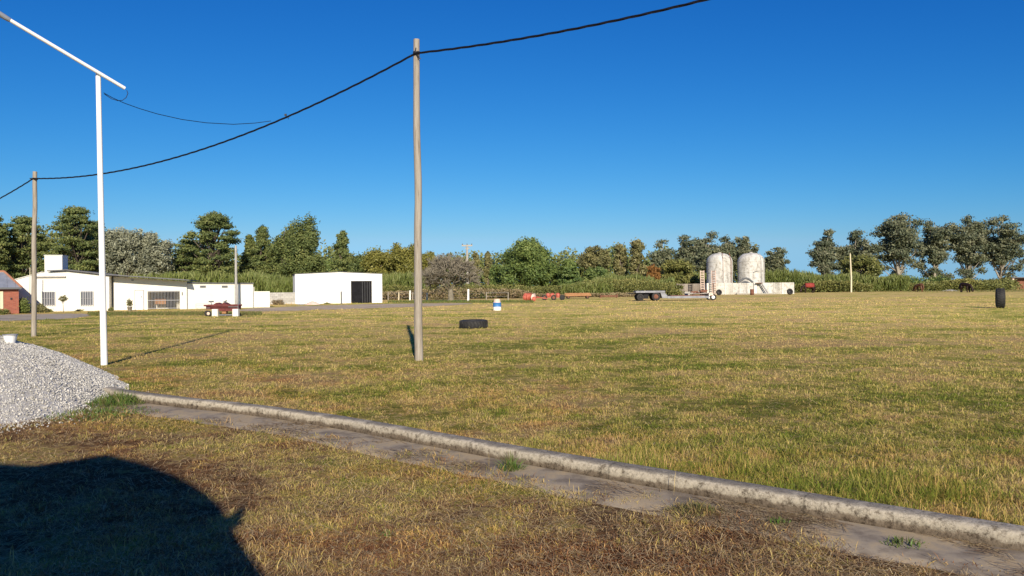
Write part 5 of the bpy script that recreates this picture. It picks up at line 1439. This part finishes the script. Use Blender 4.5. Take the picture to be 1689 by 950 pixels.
# concrete power pole far off
dd = 165; c = base(771, dd); zt_ = Q(771, 405, dd).z
o = empty('power_pole', c, 0, 'far concrete power pole with a crossarm above the bare grey tree', 'pole')
MB().tube([(0, 0, -.1), (0, 0, zt_)], [.35, .2], 8).build('shaft', M['concrete'], o, True)
MB().box(-1.15, 1.15, -.12, .12, zt_ - .15, zt_ + .15).box(-.5, .5, -.1, .1, zt_ - .7, zt_ - .5).build('crossarm', M['concrete'], o)
mb = MB()
for x in (-1, 0, 1): mb.lathe([(0, zt_ + .1), (.09, zt_ + .1), (.12, zt_ + .3), (.05, zt_ + .42), (0, zt_ + .42)], 8, org=(x, 0, 0))
mb.build('insulator', M['grey_pipe'], o)
# small far shed at the right edge
ff = Facade(G(1670, 476.8), G(1706, 476.5))
o = empty('far_shed', ff.A, ff.rz, 'small pale shed with a dark open front at the right picture edge', 'shed')
zt_ = ff.uv(1680, 458.5)[1]; b = ff.u(1706); w0 = ff.u(1673.2)
MB().box(0, w0, 0, 5, -.05, zt_).box(b - .5, b, 0, 5, -.05, zt_).box(w0, b - .5, 4.6, 4.8, -.05, zt_).build('wall', M['pinkish'], o)
MB().box(-.2, b + .2, -.3, 5.2, zt_ + .003, zt_ + .2).build('roof', M['fascia'], o)
MB().box(w0 + .02, b - .52, 1.2, 1.4, 0, zt_ - .05).build('dark_partition', M['rust'], o)

# ================================================================== HORSES
M['coat_dark'] = noisy('dark_bay_coat', [(.3, (.010, .005, .004)), (.7, (.03, .012, .008))], 3, .55)
M['coat_brown'] = noisy('brown_coat', [(.3, (.09, .04, .02)), (.7, (.15, .07, .035))], 3, .55)
M['blanket'] = noisy('red_blanket', [(.3, (.20, .028, .022)), (.7, (.32, .05, .04))], 3, .8)
M['sock'] = mat('white_socks', (.6, .55, .48), .8)
def horse(loc, rz, coat, label, scale=1.0, graze=True, blanket=False, socks=False):
    root = empty('horse', loc, rz, label, 'horse'); root.scale = (scale,) * 3
    V, E, Rd = [], [], []
    def v(p, r, par=None):
        V.append(p); Rd.append(r)
        if par is not None: E.append((par, len(V) - 1))
        return len(V) - 1
    # spine, head toward +x
    a = v((-.62, 0, 1.24), .26); b_ = v((-.25, 0, 1.18), .29, a); c_ = v((.15, 0, 1.15), .29, b_); d_ = v((.52, 0, 1.22), .25, c_)
    if graze:
        n1 = v((.84, 0, 1.08), .20, d_); n2 = v((1.08, 0, .76), .15, n1); n3 = v((1.22, 0, .47), .125, n2); h1 = v((1.25, 0, .26), .085, n3); h2 = v((1.24, 0, .07), .055, h1)
    else:
        n1 = v((.80, 0, 1.42), .165, d_); n2 = v((.98, 0, 1.66), .115, n1); n3 = v((1.10, 0, 1.76), .11, n2); h1 = v((1.28, 0, 1.64), .08, n3); h2 = v((1.42, 0, 1.52), .055, h1)
    for s in (-1, 1):
        y = s * .15; fx = .06 * s
        p = v((.50, y, .95), .135, d_); p = v((.52 + fx, y, .72), .085, p); p = v((.53 + fx, y, .48), .058, p); p = v((.52 + fx, y, .22), .040, p); p = v((.53 + fx, y, .08), .045, p); p = v((.57 + fx, y, .02), .055, p)
        p = v((-.58, y, .98), .17, a); p = v((-.52 - fx, y, .78), .115, p); p = v((-.70 - fx, y, .54), .066, p); p = v((-.67 - fx, y, .24), .043, p); p = v((-.66 - fx, y, .08), .046, p); p = v((-.61 - fx, y, .02), .056, p)
    p = v((-.86, 0, 1.2), .06, a); p = v((-.95, 0, .9), .07, p); p = v((-.95, 0, .55), .05, p); v((-.93, 0, .4), .02, p)
    for s in (-1, 1):
        q_ = V[n3]; v((q_[0] - .02, s * .07, q_[2] + (.13 if not graze else .09)), .022, n3)
    me = bpy.data.meshes.new('body'); me.from_pydata(V, E, [])
    o = link('body', me, coat, root)
    md = o.modifiers.new('skin', 'SKIN'); md.use_smooth_shade = True
    sv = me.skin_vertices[0].data
    for i, r in enumerate(Rd): sv[i].radius = (r * k_, r * k_) if (k_ := (1.0 if r > .12 else 2.0)) else (r, r)
    sv[b_].use_root = True
    sb = o.modifiers.new('sub', 'SUBSURF'); sb.levels = 2; sb.render_levels = 2
    if blanket:
        vs_, fs_ = [], []; n = 14
        for i, x in enumerate((-.76, -.45, -.1, .3, .60)):
            for k_ in range(n + 1):
                a_ = R(-48) + (R(276)) * k_ / n
                rr = .34 + (.03 if i in (1, 2) else 0)
                vs_.append((x, rr * math.cos(a_) * .98, 1.17 + rr * math.sin(a_) * (1.05 if math.sin(a_) > 0 else 1.3)))
        for i in range(4):
            for k_ in range(n): fs_.append((i * (n + 1) + k_, i * (n + 1) + k_ + 1, (i + 1) * (n + 1) + k_ + 1, (i + 1) * (n + 1) + k_))
        ob = MB().add(vs_, fs_).build('blanket', M['blanket'], root, True); s_ = ob.modifiers.new('t', 'SOLIDIFY'); s_.thickness = .02
    if socks:
        for s in (-1, 1):
            MB().tube([(.52 + .06 * s, s * .15, .1), (.52 + .06 * s, s * .15, .42)], [.062, .068], 8).build('sock', M['sock'], root, True)
    return root
c = G(1334, 483.2); horse(c, math.pi, M['coat_dark'], 'horse in a red blanket grazing near the right end of the tank yard', 1.1, True, True)
c = G(1592, 482.2); horse(c, R(-72), M['coat_dark'], 'dark brown horse with white front legs walking in the far right field', 1.05, True, False, True)
c = G(1516, 481.6); horse(c, R(105), M['coat_brown'], 'small distant brown horse grazing left of the dark brown one', 1.0, True)

# ================================================================== BUS behind the camera (its shadow falls into the picture)
def bus():
    # side facing the picture lies at y = -1.0; nose towards +x; heights follow the shadow outline
    Y = -1.0; S_ = 1 / math.tan(R(SUN_EL)) * math.cos(math.atan2(.15, .99)); Dx = -.15 / .99
    def conv(px, py):
        g = G(px, py); h_ = (g.y - Y) / S_; return (g.x - Dx * (g.y - Y), h_)
    prof = [conv(*p) for p in ((0, 765), (60, 768), (120, 760), (180, 750), (240, 765), (300, 788), (345, 815), (370, 840), (383, 862), (395, 888), (415, 915), (440, 948), (452, 975))]
    root = empty('bus', (0, 0, 0), 0, 'tall bus parked just behind the camera', 'bus')
    x_front, z_front = prof[-1]
    poly = [(-10.5, .45), (-10.5, prof[0][1] - .1), (-10.3, prof[0][1])] + prof + [(x_front + .1, z_front - .5), (x_front + .1, .45)]
    MB().prism(poly, Y, Y - 2.5).build('body', M['white_paint'], root)
    MB().box(-9.8, -4.6, Y + .003, Y + .02, 1.7, 2.6).box(-4.5, -2.6, Y + .003, Y + .02, 1.7, 2.6).build('window', M['glass'], root)
    for x in (-2.2, -8.6):
        for y in (Y - .16, Y - 2.34): wheel(root, (x, y, .5), .5, .3)
    mp = [conv(*p) for p in ((386, 848), (400, 835), (402, 850), (397, 868), (384, 876))]
    m_ = MB().prism(mp, Y - .05, Y + .06).build('wing_mirror', M['grey_pipe'], root)
    MB().tube([(mp[0][0] - .25, Y - .05, mp[0][1] + .05), (mp[0][0] + .05, Y - .0, (mp[0][1] + mp[4][1]) / 2)], .03, 6).build('mirror_arm', M['grey_pipe'], root)
bus()
